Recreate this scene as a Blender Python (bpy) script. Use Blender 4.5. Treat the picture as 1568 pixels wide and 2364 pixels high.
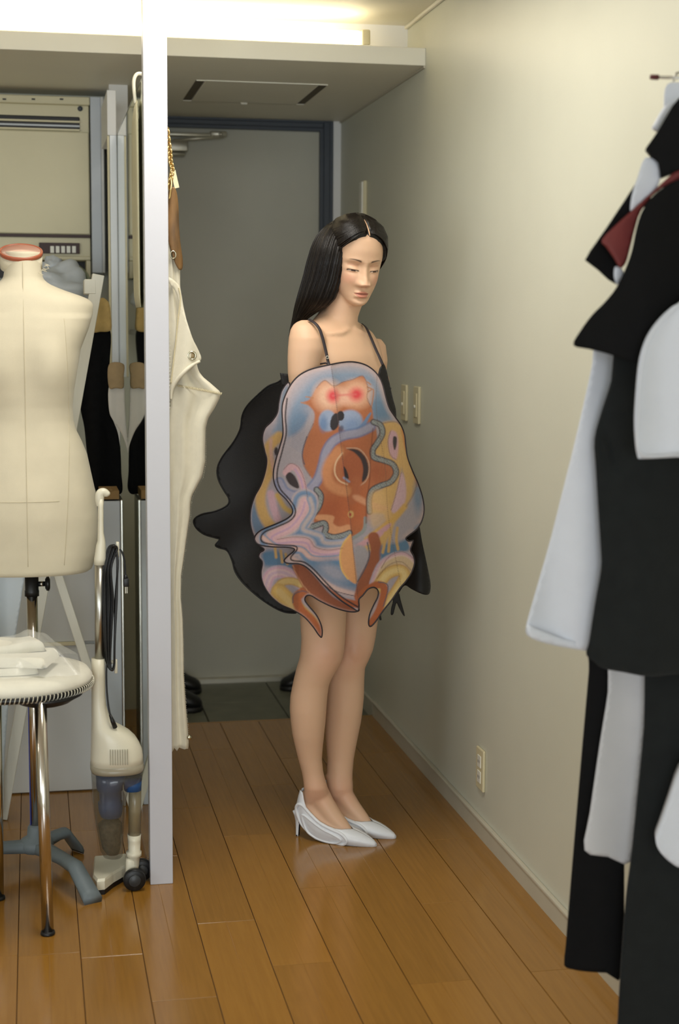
import bpy, bmesh, math, random
import numpy as np
from mathutils import Vector, Matrix, geometry
random.seed(7); np.random.seed(7)
for _o in list(bpy.data.objects): bpy.data.objects.remove(_o)
SC = bpy.context.scene
COL = SC.collection

# ------------------------------------------------------------------ camera
FPX, IW, IH = 3600.0, 1568.0, 2364.0
YAW, PITCH, ROLL = math.radians(11.15), math.radians(6.72), math.radians(0.32)
EYE = Vector((0.0, 0.0, 1.42))
_f = Vector((math.sin(YAW)*math.cos(PITCH), math.cos(YAW)*math.cos(PITCH), -math.sin(PITCH)))
_r = Vector((math.cos(YAW), -math.sin(YAW), 0)); _u = _r.cross(_f)
CR = _r*math.cos(ROLL) + _u*math.sin(ROLL); CU = _u*math.cos(ROLL) - _r*math.sin(ROLL); CF = _f
cam_d = bpy.data.cameras.new('camera'); cam = bpy.data.objects.new('camera', cam_d); COL.objects.link(cam)
cam.matrix_world = Matrix(((CR.x, CU.x, -CF.x, EYE.x), (CR.y, CU.y, -CF.y, EYE.y), (CR.z, CU.z, -CF.z, EYE.z), (0, 0, 0, 1)))
cam_d.sensor_fit = 'HORIZONTAL'; cam_d.sensor_width = 24.0; cam_d.lens = FPX/IW*24.0
cam_d.clip_start = 0.05; cam_d.clip_end = 100
cam_d.dof.use_dof = True; cam_d.dof.focus_distance = 4.16; cam_d.dof.aperture_fstop = 3.2
SC.camera = cam

# ------------------------------------------------------------------ view, world, lights
SC.view_settings.view_transform = 'Standard'; SC.view_settings.look = 'None'
SC.view_settings.gamma = 1.0; SC.view_settings.use_curve_mapping = False
SC.view_settings.exposure = 0.0
world = bpy.data.worlds.new('world'); SC.world = world; world.use_nodes = True
_bg = world.node_tree.nodes['Background']; _bg.inputs['Color'].default_value = (0.78, 0.88, 1.0, 1); _bg.inputs['Strength'].default_value = 1.2

def area_light(name, loc, target, sx, sy, watts, color):
    d = bpy.data.lights.new(name, 'AREA'); d.shape = 'RECTANGLE'; d.size = sx; d.size_y = sy; d.energy = watts; d.color = color
    o = bpy.data.objects.new(name, d); COL.objects.link(o); o.location = loc
    o.rotation_euler = (Vector(target) - Vector(loc)).to_track_quat('-Z', 'Y').to_euler(); return o
# daylight of the two windows: one in the wall beside the photographer, one in the wall behind
area_light('side_window_daylight', (-2.52, 0.85, 1.50), (0.6, 4.0, 1.15), 1.6, 1.3, 20, (0.90, 0.97, 1.0))
area_light('rear_window_daylight', (-0.6, -3.42, 1.30), (0.3, 4.0, 1.3), 2.6, 1.9, 120, (0.88, 0.95, 1.0))
# ceiling lamp of the room, above the frame
area_light('ceiling_lamp_light', (0.42, 3.40, 2.37), (0.42, 3.40, 0.0), 0.42, 1.2, 21, (1.0, 0.955, 0.87))
# small standing lamp beyond the edge of the frame
_d = bpy.data.lights.new('standing_lamp_light', 'POINT'); _d.energy = 4; _d.shadow_soft_size = 0.05; _d.color = (1.0, 0.92, 0.78)
_o = bpy.data.objects.new('standing_lamp_light', _d); COL.objects.link(_o); _o.location = (-1.9, 3.2, 1.75)

# ------------------------------------------------------------------ helpers
def ray(px, py): return CR*((px-IW/2)/FPX) - CU*((py-IH/2)/FPX) + CF
def atY(px, py, Y): d = ray(px, py); return EYE + d*(Y/d.y)
def atX(px, py, X): d = ray(px, py); return EYE + d*(X/d.x)
def atZ(px, py, Z): d = ray(px, py); return EYE + d*((Z-EYE.z)/d.z)
def scaleY(px, py, Y): return (ray(px, py)*(Y/ray(px, py).y)).dot(CF)/FPX      # metres per pixel there

def lin(c):
    return tuple(((v/255.0)/12.92 if v/255.0 <= 0.04045 else ((v/255.0+0.055)/1.055)**2.4) for v in c)
def mat(name, rgb, rough=0.6, metal=0.0, var=0.0, vscale=30.0, bump=0.0, bscale=200.0, spec=0.5, trans=0.0, alpha=1.0, sheen=0.0, coat=0.0, emit=None, estr=0.0, sss=0.0, stretch=None, ior=1.45):
    m = bpy.data.materials.new(name); m.use_nodes = True
    nt = m.node_tree; b = nt.nodes['Principled BSDF']; L = nt.links
    c = lin(rgb)
    b.inputs['Base Color'].default_value = (*c, 1); b.inputs['Roughness'].default_value = rough; b.inputs['Metallic'].default_value = metal
    b.inputs['Specular IOR Level'].default_value = spec; b.inputs['Transmission Weight'].default_value = trans; b.inputs['Alpha'].default_value = alpha
    b.inputs['Sheen Weight'].default_value = sheen; b.inputs['Coat Weight'].default_value = coat; b.inputs['IOR'].default_value = ior
    if sss: b.inputs['Subsurface Weight'].default_value = sss; b.inputs['Subsurface Radius'].default_value = (0.012, 0.005, 0.003); b.inputs['Subsurface Scale'].default_value = 0.6
    if emit: b.inputs['Emission Color'].default_value = (*lin(emit), 1); b.inputs['Emission Strength'].default_value = estr
    if var or bump:
        tc = nt.nodes.new('ShaderNodeTexCoord'); mp = nt.nodes.new('ShaderNodeMapping'); L.new(tc.outputs['Object'], mp.inputs['Vector'])
        if stretch: mp.inputs['Scale'].default_value = stretch
    if var:
        n = nt.nodes.new('ShaderNodeTexNoise'); n.inputs['Scale'].default_value = vscale; n.inputs['Detail'].default_value = 4
        L.new(mp.outputs['Vector'], n.inputs['Vector'])
        r = nt.nodes.new('ShaderNodeValToRGB'); L.new(n.outputs['Fac'], r.inputs['Fac'])
        r.color_ramp.elements[0].position = 0.3; r.color_ramp.elements[1].position = 0.7
        r.color_ramp.elements[0].color = (*[v*(1-var) for v in c], 1); r.color_ramp.elements[1].color = (*[min(1, v*(1+var)) for v in c], 1)
        L.new(r.outputs['Color'], b.inputs['Base Color'])
    if bump:
        n2 = nt.nodes.new('ShaderNodeTexNoise'); n2.inputs['Scale'].default_value = bscale; n2.inputs['Detail'].default_value = 3
        L.new(mp.outputs['Vector'], n2.inputs['Vector'])
        bp = nt.nodes.new('ShaderNodeBump'); bp.inputs['Strength'].default_value = bump; bp.inputs['Distance'].default_value = 0.002
        L.new(n2.outputs['Fac'], bp.inputs['Height']); L.new(bp.outputs['Normal'], b.inputs['Normal'])
    return m
def mat_attr(name, rough=0.7, bump=0.15, bscale=700, sheen=0.0, sss=0.0, spec=0.4, grain=0.0):
    """print on cloth / skin: the colour comes from the mesh's 'print' colour attribute"""
    m = mat(name, (200, 200, 200), rough, bump=bump, bscale=bscale, sheen=sheen, sss=sss, spec=spec)
    nt = m.node_tree; b = nt.nodes['Principled BSDF']
    a = nt.nodes.new('ShaderNodeVertexColor'); a.layer_name = 'print'
    if grain:
        n = nt.nodes.new('ShaderNodeTexNoise'); n.inputs['Scale'].default_value = 160; n.inputs['Detail'].default_value = 5
        tc = nt.nodes.new('ShaderNodeTexCoord'); nt.links.new(tc.outputs['Object'], n.inputs['Vector'])
        mr = nt.nodes.new('ShaderNodeMapRange'); mr.inputs['From Min'].default_value = 0.3; mr.inputs['From Max'].default_value = 0.7
        mr.inputs['To Min'].default_value = 1-grain; mr.inputs['To Max'].default_value = 1+grain; nt.links.new(n.outputs['Fac'], mr.inputs['Value'])
        mx = nt.nodes.new('ShaderNodeVectorMath'); mx.operation = 'SCALE'
        nt.links.new(a.outputs['Color'], mx.inputs[0]); nt.links.new(mr.outputs['Result'], mx.inputs['Scale']); nt.links.new(mx.outputs['Vector'], b.inputs['Base Color'])
    else:
        nt.links.new(a.outputs['Color'], b.inputs['Base Color'])
    return m

def root_loc(p):
    while p.parent: p = p.parent
    return Vector(p.location)
def obj(name, verts, faces, material, parent=None, smooth=True, kind=None, label=None, cat=None, group=None, uniform=True):
    me = bpy.data.meshes.new(name)
    off = root_loc(parent) if parent else Vector((0, 0, 0))
    V = np.asarray([tuple(v) for v in verts], dtype=float).reshape(-1, 3)
    base = None
    if parent is None and kind is None:                 # a thing that is one mesh: origin at its base
        base = Vector(((V[:, 0].min()+V[:, 0].max())/2, (V[:, 1].min()+V[:, 1].max())/2, V[:, 2].min())); off = base
    V = V - np.array(off)
    me.from_pydata(V.tolist(), [], [list(map(int, f)) for f in faces]); me.update()
    bm = bmesh.new(); bm.from_mesh(me); bmesh.ops.recalc_face_normals(bm, faces=bm.faces[:]); bm.to_mesh(me); bm.free()
    if smooth: me.shade_smooth()
    mats = material if isinstance(material, (list, tuple)) else [material]
    for m in mats: me.materials.append(m)
    o = bpy.data.objects.new(name, me); COL.objects.link(o)
    if parent: o.parent = parent
    if base: o.location = base
    if kind: o['kind'] = kind
    if label: o['label'] = label
    if cat: o['category'] = cat
    if group: o['group'] = group
    return o
def thing(name, label, cat, loc, group=None):
    o = bpy.data.objects.new(name, None); COL.objects.link(o); o.location = loc; o.empty_display_size = 0.1
    o['label'] = label; o['category'] = cat
    if group: o['group'] = group
    return o
def join(*parts):
    V, F = [], []
    for v, f in parts:
        n = len(V); V += [tuple(p) for p in v]; F += [[i+n for i in q] for q in f]
    return V, F
def box(x0, x1, y0, y1, z0, z1, bev=0.0, seg=2, rotz=0.0, rot=None, pivot=None):
    bm = bmesh.new(); bmesh.ops.create_cube(bm, size=1)
    bmesh.ops.scale(bm, vec=(x1-x0, y1-y0, z1-z0), verts=bm.verts)
    if bev > 0: bmesh.ops.bevel(bm, geom=bm.edges[:], offset=bev, segments=seg, affect='EDGES', profile=0.5)
    M = Matrix.Translation(((x0+x1)/2, (y0+y1)/2, (z0+z1)/2))
    if rotz: M = M @ Matrix.Rotation(rotz, 4, 'Z')
    if rot is not None: M = M @ rot
    bm.transform(M); bm.verts.index_update()
    V = [v.co.copy() for v in bm.verts]; F = [[v.index for v in f.verts] for f in bm.faces]; bm.free(); return V, F
def loft(rings, cap=True, closed=True):
    n = len(rings[0]); V = [tuple(p) for r in rings for p in r]; F = []
    for i in range(len(rings)-1):
        for j in range(n if closed else n-1):
            k = (j+1) % n; F.append([i*n+j, i*n+k, (i+1)*n+k, (i+1)*n+j])
    if cap and closed: F.append(list(range(n))[::-1]); F.append(list(range((len(rings)-1)*n, len(rings)*n)))
    return V, F
def cat_rom(pts, n=8, closed=False):
    P = [np.asarray(p, float) for p in pts]; out = []
    m = len(P); segs = m if closed else m-1
    for i in range(segs):
        if closed: a, b, c, d = P[(i-1) % m], P[i], P[(i+1) % m], P[(i+2) % m]
        else: a, b, c, d = P[max(i-1, 0)], P[i], P[i+1], P[min(i+2, m-1)]
        for k in range(n):
            t = k/n; out.append(0.5*((2*b)+(c-a)*t+(2*a-5*b+4*c-d)*t*t+(3*b-a-3*c+d)*t**3))
    if not closed: out.append(P[-1])
    return out
def tube(path, rad, n=10, cap=True, closed=False, flat=1.0, flatdir=None):
    P = [Vector(p) for p in path]; m = len(P); R = [rad]*m if np.isscalar(rad) else list(rad)
    rings = []; prev = None
    for i in range(m):
        if closed: t = (P[(i+1) % m]-P[(i-1) % m])
        else: t = P[min(i+1, m-1)]-P[max(i-1, 0)]
        if t.length < 1e-9: t = Vector((0, 0, 1))
        t.normalize()
        if flatdir is not None: a = Vector(flatdir); a = a - t*a.dot(t); a.normalize()
        elif prev is None:
            a = t.orthogonal().normalized()
        else:
            a = prev - t*prev.dot(t); a.normalize()
        prev = a; b = t.cross(a)
        rings.append([P[i]+(a*math.cos(2*math.pi*j/n)*flat+b*math.sin(2*math.pi*j/n))*R[i] for j in range(n)])
    if closed: 
        V, F = loft(rings+[rings[0]], cap=False); return V, F
    return loft(rings, cap)
def lathe(profile, n=32, center=(0, 0, 0), sx=1.0, sy=1.0, axis='Z'):
    rings = []
    for r, z in profile:
        ring = []
        for j in range(n):
            a = 2*math.pi*j/n; p = (r*math.cos(a)*sx, r*math.sin(a)*sy, z)
            if axis == 'X': p = (p[2], p[0], p[1])
            if axis == 'Y': p = (p[0], p[2], p[1])
            ring.append((center[0]+p[0], center[1]+p[1], center[2]+p[2]))
        rings.append(ring)
    return loft(rings)
def torus(center, R, r, axis='Y', n=24, m=8, sx=1, sz=1):
    path = []
    for i in range(n):
        a = 2*math.pi*i/n; c, s = math.cos(a)*R, math.sin(a)*R
        path.append({'Y': (center[0]+c*sx, center[1], center[2]+s*sz), 'X': (center[0], center[1]+c*sx, center[2]+s*sz), 'Z': (center[0]+c*sx, center[1]+s*sz, center[2])}[axis])
    return tube(path, r, m, closed=True)
def inside(poly, X, Y):
    """even-odd test, numpy"""
    P = np.asarray(poly, float); r = np.zeros(X.shape, bool); j = len(P)-1
    for i in range(len(P)):
        xi, yi = P[i]; xj, yj = P[j]
        c = ((yi > Y) != (yj > Y)) & (X < (xj-xi)*(Y-yi)/((yj-yi) if abs(yj-yi) > 1e-12 else 1e-12)+xi); r ^= c; j = i
    return r
def dist_poly(pts, X, Y, closed=False):
    P = np.asarray(pts, float); D = np.full(X.shape, 1e9)
    m = len(P); rng = range(m if closed else m-1)
    for i in rng:
        a = P[i]; b = P[(i+1) % m]; d = b-a; L2 = (d*d).sum()+1e-12
        t = np.clip(((X-a[0])*d[0]+(Y-a[1])*d[1])/L2, 0, 1)
        D = np.minimum(D, np.hypot(X-a[0]-t*d[0], Y-a[1]-t*d[1]))
    return D
def sheet(outline, spacing, to3d, thick=0.004, round_n=6, smooth_outline=True, inset=0.5):
    """a piece of cloth: outline drawn on its pattern plane, filled with an even mesh, bent into space by to3d(u,v)->Vector, given thickness along depth"""
    O = cat_rom(outline, round_n, True) if smooth_outline else [np.asarray(p, float) for p in outline]
    # resample the outline
    Q = []
    for i in range(len(O)):
        a, b = O[i], O[(i+1) % len(O)]; d = np.hypot(*(b-a)); k = max(1, int(round(d/spacing)))
        for j in range(k): Q.append(a+(b-a)*j/k)
    O = np.array(Q); x0, y0 = O.min(0); x1, y1 = O.max(0)
    gx, gy = np.meshgrid(np.arange(x0, x1, spacing), np.arange(y0, y1, spacing*0.866))
    gx = gx+((np.arange(gx.shape[0]) % 2)*spacing*0.5)[:, None]
    gx, gy = gx.ravel(), gy.ravel(); m = inside(O, gx, gy); gx, gy = gx[m], gy[m]
    dd = dist_poly(O, gx, gy, True) if len(gx)*len(O) < 6e7 else np.full(gx.shape, 9e9)
    k = dd > spacing*inset; gx, gy = gx[k], gy[k]
    pts = [Vector((float(a), float(b))) for a, b in O]+[Vector((float(a), float(b))) for a, b in zip(gx, gy)]
    n = len(O); r = geometry.delaunay_2d_cdt(pts, [(i, (i+1) % n) for i in range(n)], [], 1, 1e-6)
    UV = np.array([(v.x, v.y) for v in r[0]]); T = [list(f) for f in r[2]]
    N = len(UV); front = [to3d(u, v, 0.0) for u, v in UV]
    if not thick: return front, T, UV
    back = [to3d(u, v, thick) for u, v in UV]
    cnt = {}
    for f in T:
        for i in range(3): e = (f[i], f[(i+1) % 3]); cnt[e] = 1
    F = [f for f in T]+[[i+N for i in f[::-1]] for f in T]
    for (a, b) in list(cnt):
        if (b, a) not in cnt: F.append([b, a, a+N, b+N])
    return front+back, F, np.vstack([UV, UV])
def set_print(o, colors):
    a = o.data.color_attributes.new('print', 'FLOAT_COLOR', 'POINT')
    c = np.ones((len(o.data.vertices), 4)); c[:, :3] = colors; a.data.foreach_set('color', c.ravel())
# ------------------------------------------------------------------ materials of the room
M = {}
M['wall'] = mat('wall_paint', (207, 207, 191), 0.42, var=0.03, vscale=2.2, bump=0.10, bscale=260, spec=0.4)
M['wall_white'] = mat('white_paint', (226, 225, 222), 0.5, var=0.02, vscale=4, bump=0.05, bscale=200)
M['ceiling'] = mat('ceiling_paint', (226, 222, 206), 0.6, var=0.02, vscale=3, bump=0.06)
M['soffit'] = mat('soffit_paint', (234, 230, 214), 0.55, var=0.02, vscale=3, bump=0.06)
M['post'] = mat('post_gloss_paint', (198, 199, 206), 0.35, var=0.01, vscale=6, bump=0.04)
M['baseb'] = mat('baseboard_vinyl', (190, 184, 166), 0.45, var=0.04, vscale=9)
M['door'] = mat('door_grey_steel', (178, 176, 161), 0.42, var=0.05, vscale=3.0, bump=0.05, bscale=400)
M['door_frame'] = mat('door_frame_slate', (62, 68, 76), 0.45, var=0.05, vscale=8)
M['steel'] = mat('brushed_steel', (190, 188, 180), 0.32, 1.0, var=0.06, vscale=20)
M['alu'] = mat('pale_aluminium', (200, 196, 180), 0.4, 0.7, var=0.04, vscale=20)
M['tile'] = mat('entry_tile', (104, 104, 86), 0.5, var=0.12, vscale=14, bump=0.1)
M['grout'] = mat('tile_grout', (52, 50, 42), 0.9, var=0.1)
M['plate'] = mat('switch_plastic', (214, 204, 168), 0.4, var=0.02)
M['plate_white'] = mat('switch_white', (230, 228, 216), 0.35, var=0.02)
M['dark'] = mat('dark_plastic', (28, 27, 26), 0.5, var=0.1)
M['tube'] = mat('lit_diffuser', (255, 250, 240), 0.5, emit=(255, 240, 208), estr=7.0)
M['mirror'] = mat('mirror_glass', (206, 212, 196), 0.03, 1.0, var=0.02, vscale=2)
M['glass_edge'] = mat('green_glass_edge', (52, 70, 48), 0.15, var=0.1)

def wood_mat():
    m = bpy.data.materials.new('floor_wood'); m.use_nodes = True; nt = m.node_tree; L = nt.links; b = nt.nodes['Principled BSDF']
    tc = nt.nodes.new('ShaderNodeTexCoord'); mp = nt.nodes.new('ShaderNodeMapping'); mp.inputs['Scale'].default_value = (38, 1.6, 10)
    oi = nt.nodes.new('ShaderNodeObjectInfo'); ad = nt.nodes.new('ShaderNodeVectorMath'); ad.operation = 'ADD'
    sc = nt.nodes.new('ShaderNodeVectorMath'); sc.operation = 'SCALE'; sc.inputs[0].default_value = (31, 47, 13); L.new(oi.outputs['Random'], sc.inputs['Scale'])
    L.new(tc.outputs['Object'], ad.inputs[0]); L.new(sc.outputs['Vector'], ad.inputs[1]); L.new(ad.outputs['Vector'], mp.inputs['Vector'])
    n = nt.nodes.new('ShaderNodeTexNoise'); n.inputs['Scale'].default_value = 3.0; n.inputs['Detail'].default_value = 6; n.inputs['Distortion'].default_value = 0.6
    L.new(mp.outputs['Vector'], n.inputs['Vector'])
    r = nt.nodes.new('ShaderNodeValToRGB'); L.new(n.outputs['Fac'], r.inputs['Fac'])
    r.color_ramp.elements[0].position = 0.25; r.color_ramp.elements[1].position = 0.8
    r.color_ramp.elements[0].color = (*lin((148, 103, 38)), 1); r.color_ramp.elements[1].color = (*lin((162, 115, 46)), 1)
    hs = nt.nodes.new('ShaderNodeHueSaturation'); L.new(r.outputs['Color'], hs.inputs['Color'])
    mr = nt.nodes.new('ShaderNodeMapRange'); mr.inputs['To Min'].default_value = 0.90; mr.inputs['To Max'].default_value = 1.08
    L.new(oi.outputs['Random'], mr.inputs['Value']); L.new(mr.outputs['Result'], hs.inputs['Value']); L.new(hs.outputs['Color'], b.inputs['Base Color'])
    n2 = nt.nodes.new('ShaderNodeTexNoise'); n2.inputs['Scale'].default_value = 9; L.new(tc.outputs['Object'], n2.inputs['Vector'])
    mr2 = nt.nodes.new('ShaderNodeMapRange'); mr2.inputs['To Min'].default_value = 0.13; mr2.inputs['To Max'].default_value = 0.24
    L.new(n2.outputs['Fac'], mr2.inputs['Value']); L.new(mr2.outputs['Result'], b.inputs['Roughness'])
    b.inputs['Specular IOR Level'].default_value = 0.7
    return m
M['wood'] = wood_mat()
M['gap'] = mat('floor_joint_dark', (70, 42, 18), 0.8, var=0.1)

# ------------------------------------------------------------------ room shell
XR, YB, ZC = 1.222, 6.22, 2.40
floor = obj('floor', *box(-2.6, 1.222, -3.5, 5.5, -0.06, -0.0035), M['gap'], smooth=False, kind='structure')
# planks, each two strips wide with a groove between the strips
def plank_mesh(x0, x1, y0, y1):
    g, z0 = 0.0009, -0.0035; xm = (x0+x1)/2; a, b = x0+g, x1-g; c, d = y0+g, y1-g; e = 0.0006
    prof = [(a, z0), (a, -e), (a+e, 0), (xm-0.0007, 0), (xm, -0.0005), (xm+0.0007, 0), (b-e, 0), (b, -e), (b, z0)]
    n = len(prof); V = []
    for y, s in ((c, 1), (c+e, 0), (d-e, 0), (d, 1)):
        V += [(x, y, z if (not s or z < -0.0006) else z-e*0.8) for x, z in prof]
    F = [[i*n+j, i*n+j+1, (i+1)*n+j+1, (i+1)*n+j] for i in range(3) for j in range(n-1)]
    F += [list(range(n)), list(range(3*n, 4*n))]
    return V, F
PW, PL, PX0 = 0.14, 0.911, 0.086
joint = {-1: 3.472, 0: 3.436, 1: 3.178, 2: 3.594, 3: 3.315, 4: 3.785, 5: 3.165, 6: 3.625, 7: 3.181}
for k in range(-14, 8):
    x0 = PX0+PW*k; x1 = x0+PW
    if k == 7: x1 = 1.219
    j0 = joint.get(k, 3.1+random.random()*0.9) - PL*3
    y = j0
    while y < 5.498:
        ya, yb = max(y, 1.2), min(y+PL, 5.498)
        if yb-ya > 0.02: obj('plank', *plank_mesh(x0, x1, ya, yb), M['wood'], floor, smooth=False)
        y += PL
obj('floor_rear', *box(-2.6, 1.222, -3.5, 1.2, -0.0034, 0.0), M['wood'], smooth=False, kind='structure')
obj('floor_side', *box(-2.6, PX0-14*PW, 1.2, 5.5, -0.0034, 0.0), M['wood'], smooth=False, kind='structure')
obj('floor_niche', *box(-2.6, 0.335, 5.5, YB, -0.06, 0.0), M['wood'], smooth=False, kind='structure')
entry = obj('floor_entry', *box(0.335, XR, 5.5, YB, -0.06, -0.022), M['grout'], smooth=False, kind='structure')
tj = [0.335, 0.615, 0.915, XR]; ty = [5.512, 5.86, YB-0.02]
for i in range(3):
    for j in range(2):
        obj('tile', *box(tj[i]+0.002, tj[i+1]-0.002, ty[j]+0.002, ty[j+1]-0.002, -0.024, -0.016, 0.0015, 1), M['tile'], entry, smooth=False)
obj('trim_step', *box(0.335, XR, 5.498, 5.510, -0.05, 0.0005), M['wood'], smooth=False, kind='structure')

obj('wall_right', *box(XR, XR+0.08, -3.5, YB+0.08, -0.06, ZC+0.05), M['wall'], smooth=False, kind='structure')
wb = obj('wall_back', *join(box(0.335, XR, YB, YB+0.08, 2.244, ZC), box(1.192, XR, YB-0.005, YB+0.08, -0.06, 2.244)), M['wall_white'], smooth=False, kind='structure')
obj('wall_niche', *box(-2.6, 0.272, 5.75, 5.83, -0.06, ZC), M['wall'], smooth=False, kind='structure')
obj('wall_niche_side', *box(0.272, 0.335, 5.46, YB+0.08, -0.06, 2.235), M['wall_white'], smooth=False, kind='structure')
obj('wall_left', *join(box(-2.68, -2.6, -3.5, 0.0, -0.06, ZC+0.05), box(-2.68, -2.6, 1.7, 5.83, -0.06, ZC+0.05), box(-2.68, -2.6, 0.0, 1.7, -0.06, 0.8), box(-2.68, -2.6, 0.0, 1.7, 2.2, ZC+0.05)), M['wall'], smooth=False, kind='structure')
obj('wall_front', *join(box(-2.6, -2.0, -3.58, -3.5, -0.06, ZC), box(0.8, XR, -3.58, -3.5, -0.06, ZC), box(-2.0, 0.8, -3.58, -3.5, -0.06, 0.6), box(-2.0, 0.8, -3.58, -3.5, 2.3, ZC)), M['wall'], smooth=False, kind='structure')
M['pane'] = mat('window_glass', (230, 240, 245), 0.05, trans=1.0, alpha=0.3)
obj('window_1', *join(box(-2.66, -2.62, 0.0, 0.05, 0.8, 2.2), box(-2.66, -2.62, 1.65, 1.7, 0.8, 2.2), box(-2.66, -2.62, 0.83, 0.87, 0.8, 2.2), box(-2.66, -2.62, 0.0, 1.7, 0.8, 0.85), box(-2.66, -2.62, 0.0, 1.7, 2.15, 2.2)), M['post'], smooth=False, kind='structure')
obj('window_2', *join(box(-2.0, -1.95, -3.56, -3.52, 0.6, 2.3), box(0.75, 0.8, -3.56, -3.52, 0.6, 2.3), box(-0.62, -0.58, -3.56, -3.52, 0.6, 2.3), box(-2.0, 0.8, -3.56, -3.52, 0.6, 0.65), box(-2.0, 0.8, -3.56, -3.52, 2.25, 2.3)), M['post'], smooth=False, kind='structure')
obj('ceiling', *box(-2.6, XR, -3.5, 5.2, ZC, ZC+0.05), M['ceiling'], smooth=False, kind='structure')
sof = obj('ceiling_soffit', *join(box(-2.6, XR, 4.85, YB+0.08, 2.235, 2.289, 0.0015, 1)), M['soffit'], smooth=False, kind='structure')
obj('wall_cove', *box(-2.6, XR, 5.095, 5.2, 2.289, ZC), M['wall_white'], smooth=False, kind='structure')
obj('trim_crown', *box(XR-0.012, XR, -3.5, 5.095, ZC-0.012, ZC, 0.004, 2), M['ceiling'], smooth=False, kind='structure')
obj('trim_soffit', *box(XR-0.006, XR, 4.852, YB, 2.228, 2.235), M['baseb'], smooth=False, kind='structure')
bb = obj('baseboard_right', *join(box(XR-0.010, XR, -3.5, 5.498, 0.0, 0.046), box(XR-0.013, XR, -3.5, 5.498, 0.046, 0.056, 0.003, 2)), M['baseb'], smooth=False, kind='structure')
# entry side of the skirting, continuing over the tiles
obj('trim_entry_skirting', *box(XR-0.008, XR, 5.512, YB, -0.016, 0.046), M['baseb'], smooth=False, kind='structure')
# hatch in the soffit
h = [atZ(451, 184, 2.235), atZ(760, 195, 2.235), atZ(701, 239, 2.235), atZ(424, 231, 2.235)]
hx0, hx1 = (h[0].x+h[3].x)/2, (h[1].x+h[2].x)/2; hy0, hy1 = (h[2].y+h[3].y)/2, (h[0].y+h[1].y)/2
M['hatch_gap'] = mat('hatch_shadow_gap', (92, 84, 68), 0.7, var=0.05)
for a in ((hx0, hx0+0.028, hy0, hy1), (hx1-0.028, hx1, hy0, hy1)):
    obj('hatch_slot', *box(a[0], a[1], a[2], a[3], 2.2335, 2.2355), M['hatch_gap'], sof, smooth=False)
for a in ((hx0, hx1, hy0-0.003, hy0+0.003), (hx0, hx1, hy1-0.003, hy1+0.003)):
    obj('hatch_rail', *box(a[0], a[1], a[2], a[3], 2.231, 2.2355, 0.001, 1), M['soffit'], sof, smooth=False)
obj('hatch_panel', *box(hx0+0.03, hx1-0.03, hy0+0.005, hy1-0.005, 2.231, 2.2355, 0.001, 1), M['soffit'], sof, smooth=False)
obj('hatch_catch', *box((hx0+hx1)/2-0.012, (hx0+hx1)/2+0.012, hy0-0.004, hy0+0.008, 2.226, 2.233, 0.002, 1), M['plate_white'], sof, smooth=False)

# door and frame
df = obj('door_1', *box(0.385, 1.137, YB+0.004, YB+0.05, -0.012, 2.194, 0.002, 1), M['door'], smooth=False, kind='structure')
def frame_piece(n, b): return obj(n, *b, M['door_frame'], df, smooth=False)
frame_piece('door_frame', join(box(1.137, 1.189, YB-0.012, YB+0.06, -0.02, 2.244), box(1.150, 1.176, YB-0.020, YB-0.011, -0.02, 2.23, 0.003, 1)))
frame_piece('door_frame', box(0.335, 0.387, YB-0.012, YB+0.06, -0.02, 2.244))
frame_piece('door_frame', join(box(0.387, 1.137, YB-0.012, YB+0.06, 2.194, 2.236), box(0.387, 1.15, YB-0.020, YB-0.011, 2.206, 2.226, 0.003, 1)))
obj('trim_door_head', *box(0.335, XR, YB-0.02, YB, 2.236, 2.2352+0.009), M['plate_white'], smooth=False, kind='structure')
obj('door_sill', *box(0.387, 1.137, YB-0.03, YB+0.004, -0.02, 0.003, 0.002, 1), M['alu'], df, smooth=False)
# door closer: body at the head of the leaf with its arm
c0 = atY(388, 340, YB-0.02); c1 = atY(432, 342, YB-0.02)
obj('door_closer', *join(box(0.40, c1.x, YB-0.055, YB+0.004, c0.z-0.018, c0.z+0.022, 0.004, 2), box(0.42, c1.x-0.01, YB-0.05, YB+0.004, c0.z-0.034, c0.z-0.018, 0.003, 1)), M['steel'], df)
a0 = atY(400, 318, YB-0.03); a1 = atY(520, 312, YB-0.03)
obj('closer_arm', *join(box(0.40, a1.x, YB-0.045, YB-0.030, a1.z-0.010, a1.z+0.004, 0.002, 1), box(a1.x-0.06, a1.x+0.004, YB-0.055, YB-0.020, a1.z-0.008, a1.z+0.012, 0.003, 1), tube([(a1.x-0.02, YB-0.06, a1.z), (a1.x-0.02, YB-0.02, a1.z)], 0.008, 10), tube([a0+Vector((0, -0.02, -0.012)), a1+Vector((-0.01, -0.02, -0.008))], 0.006, 8)), M['alu'], df)

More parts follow.
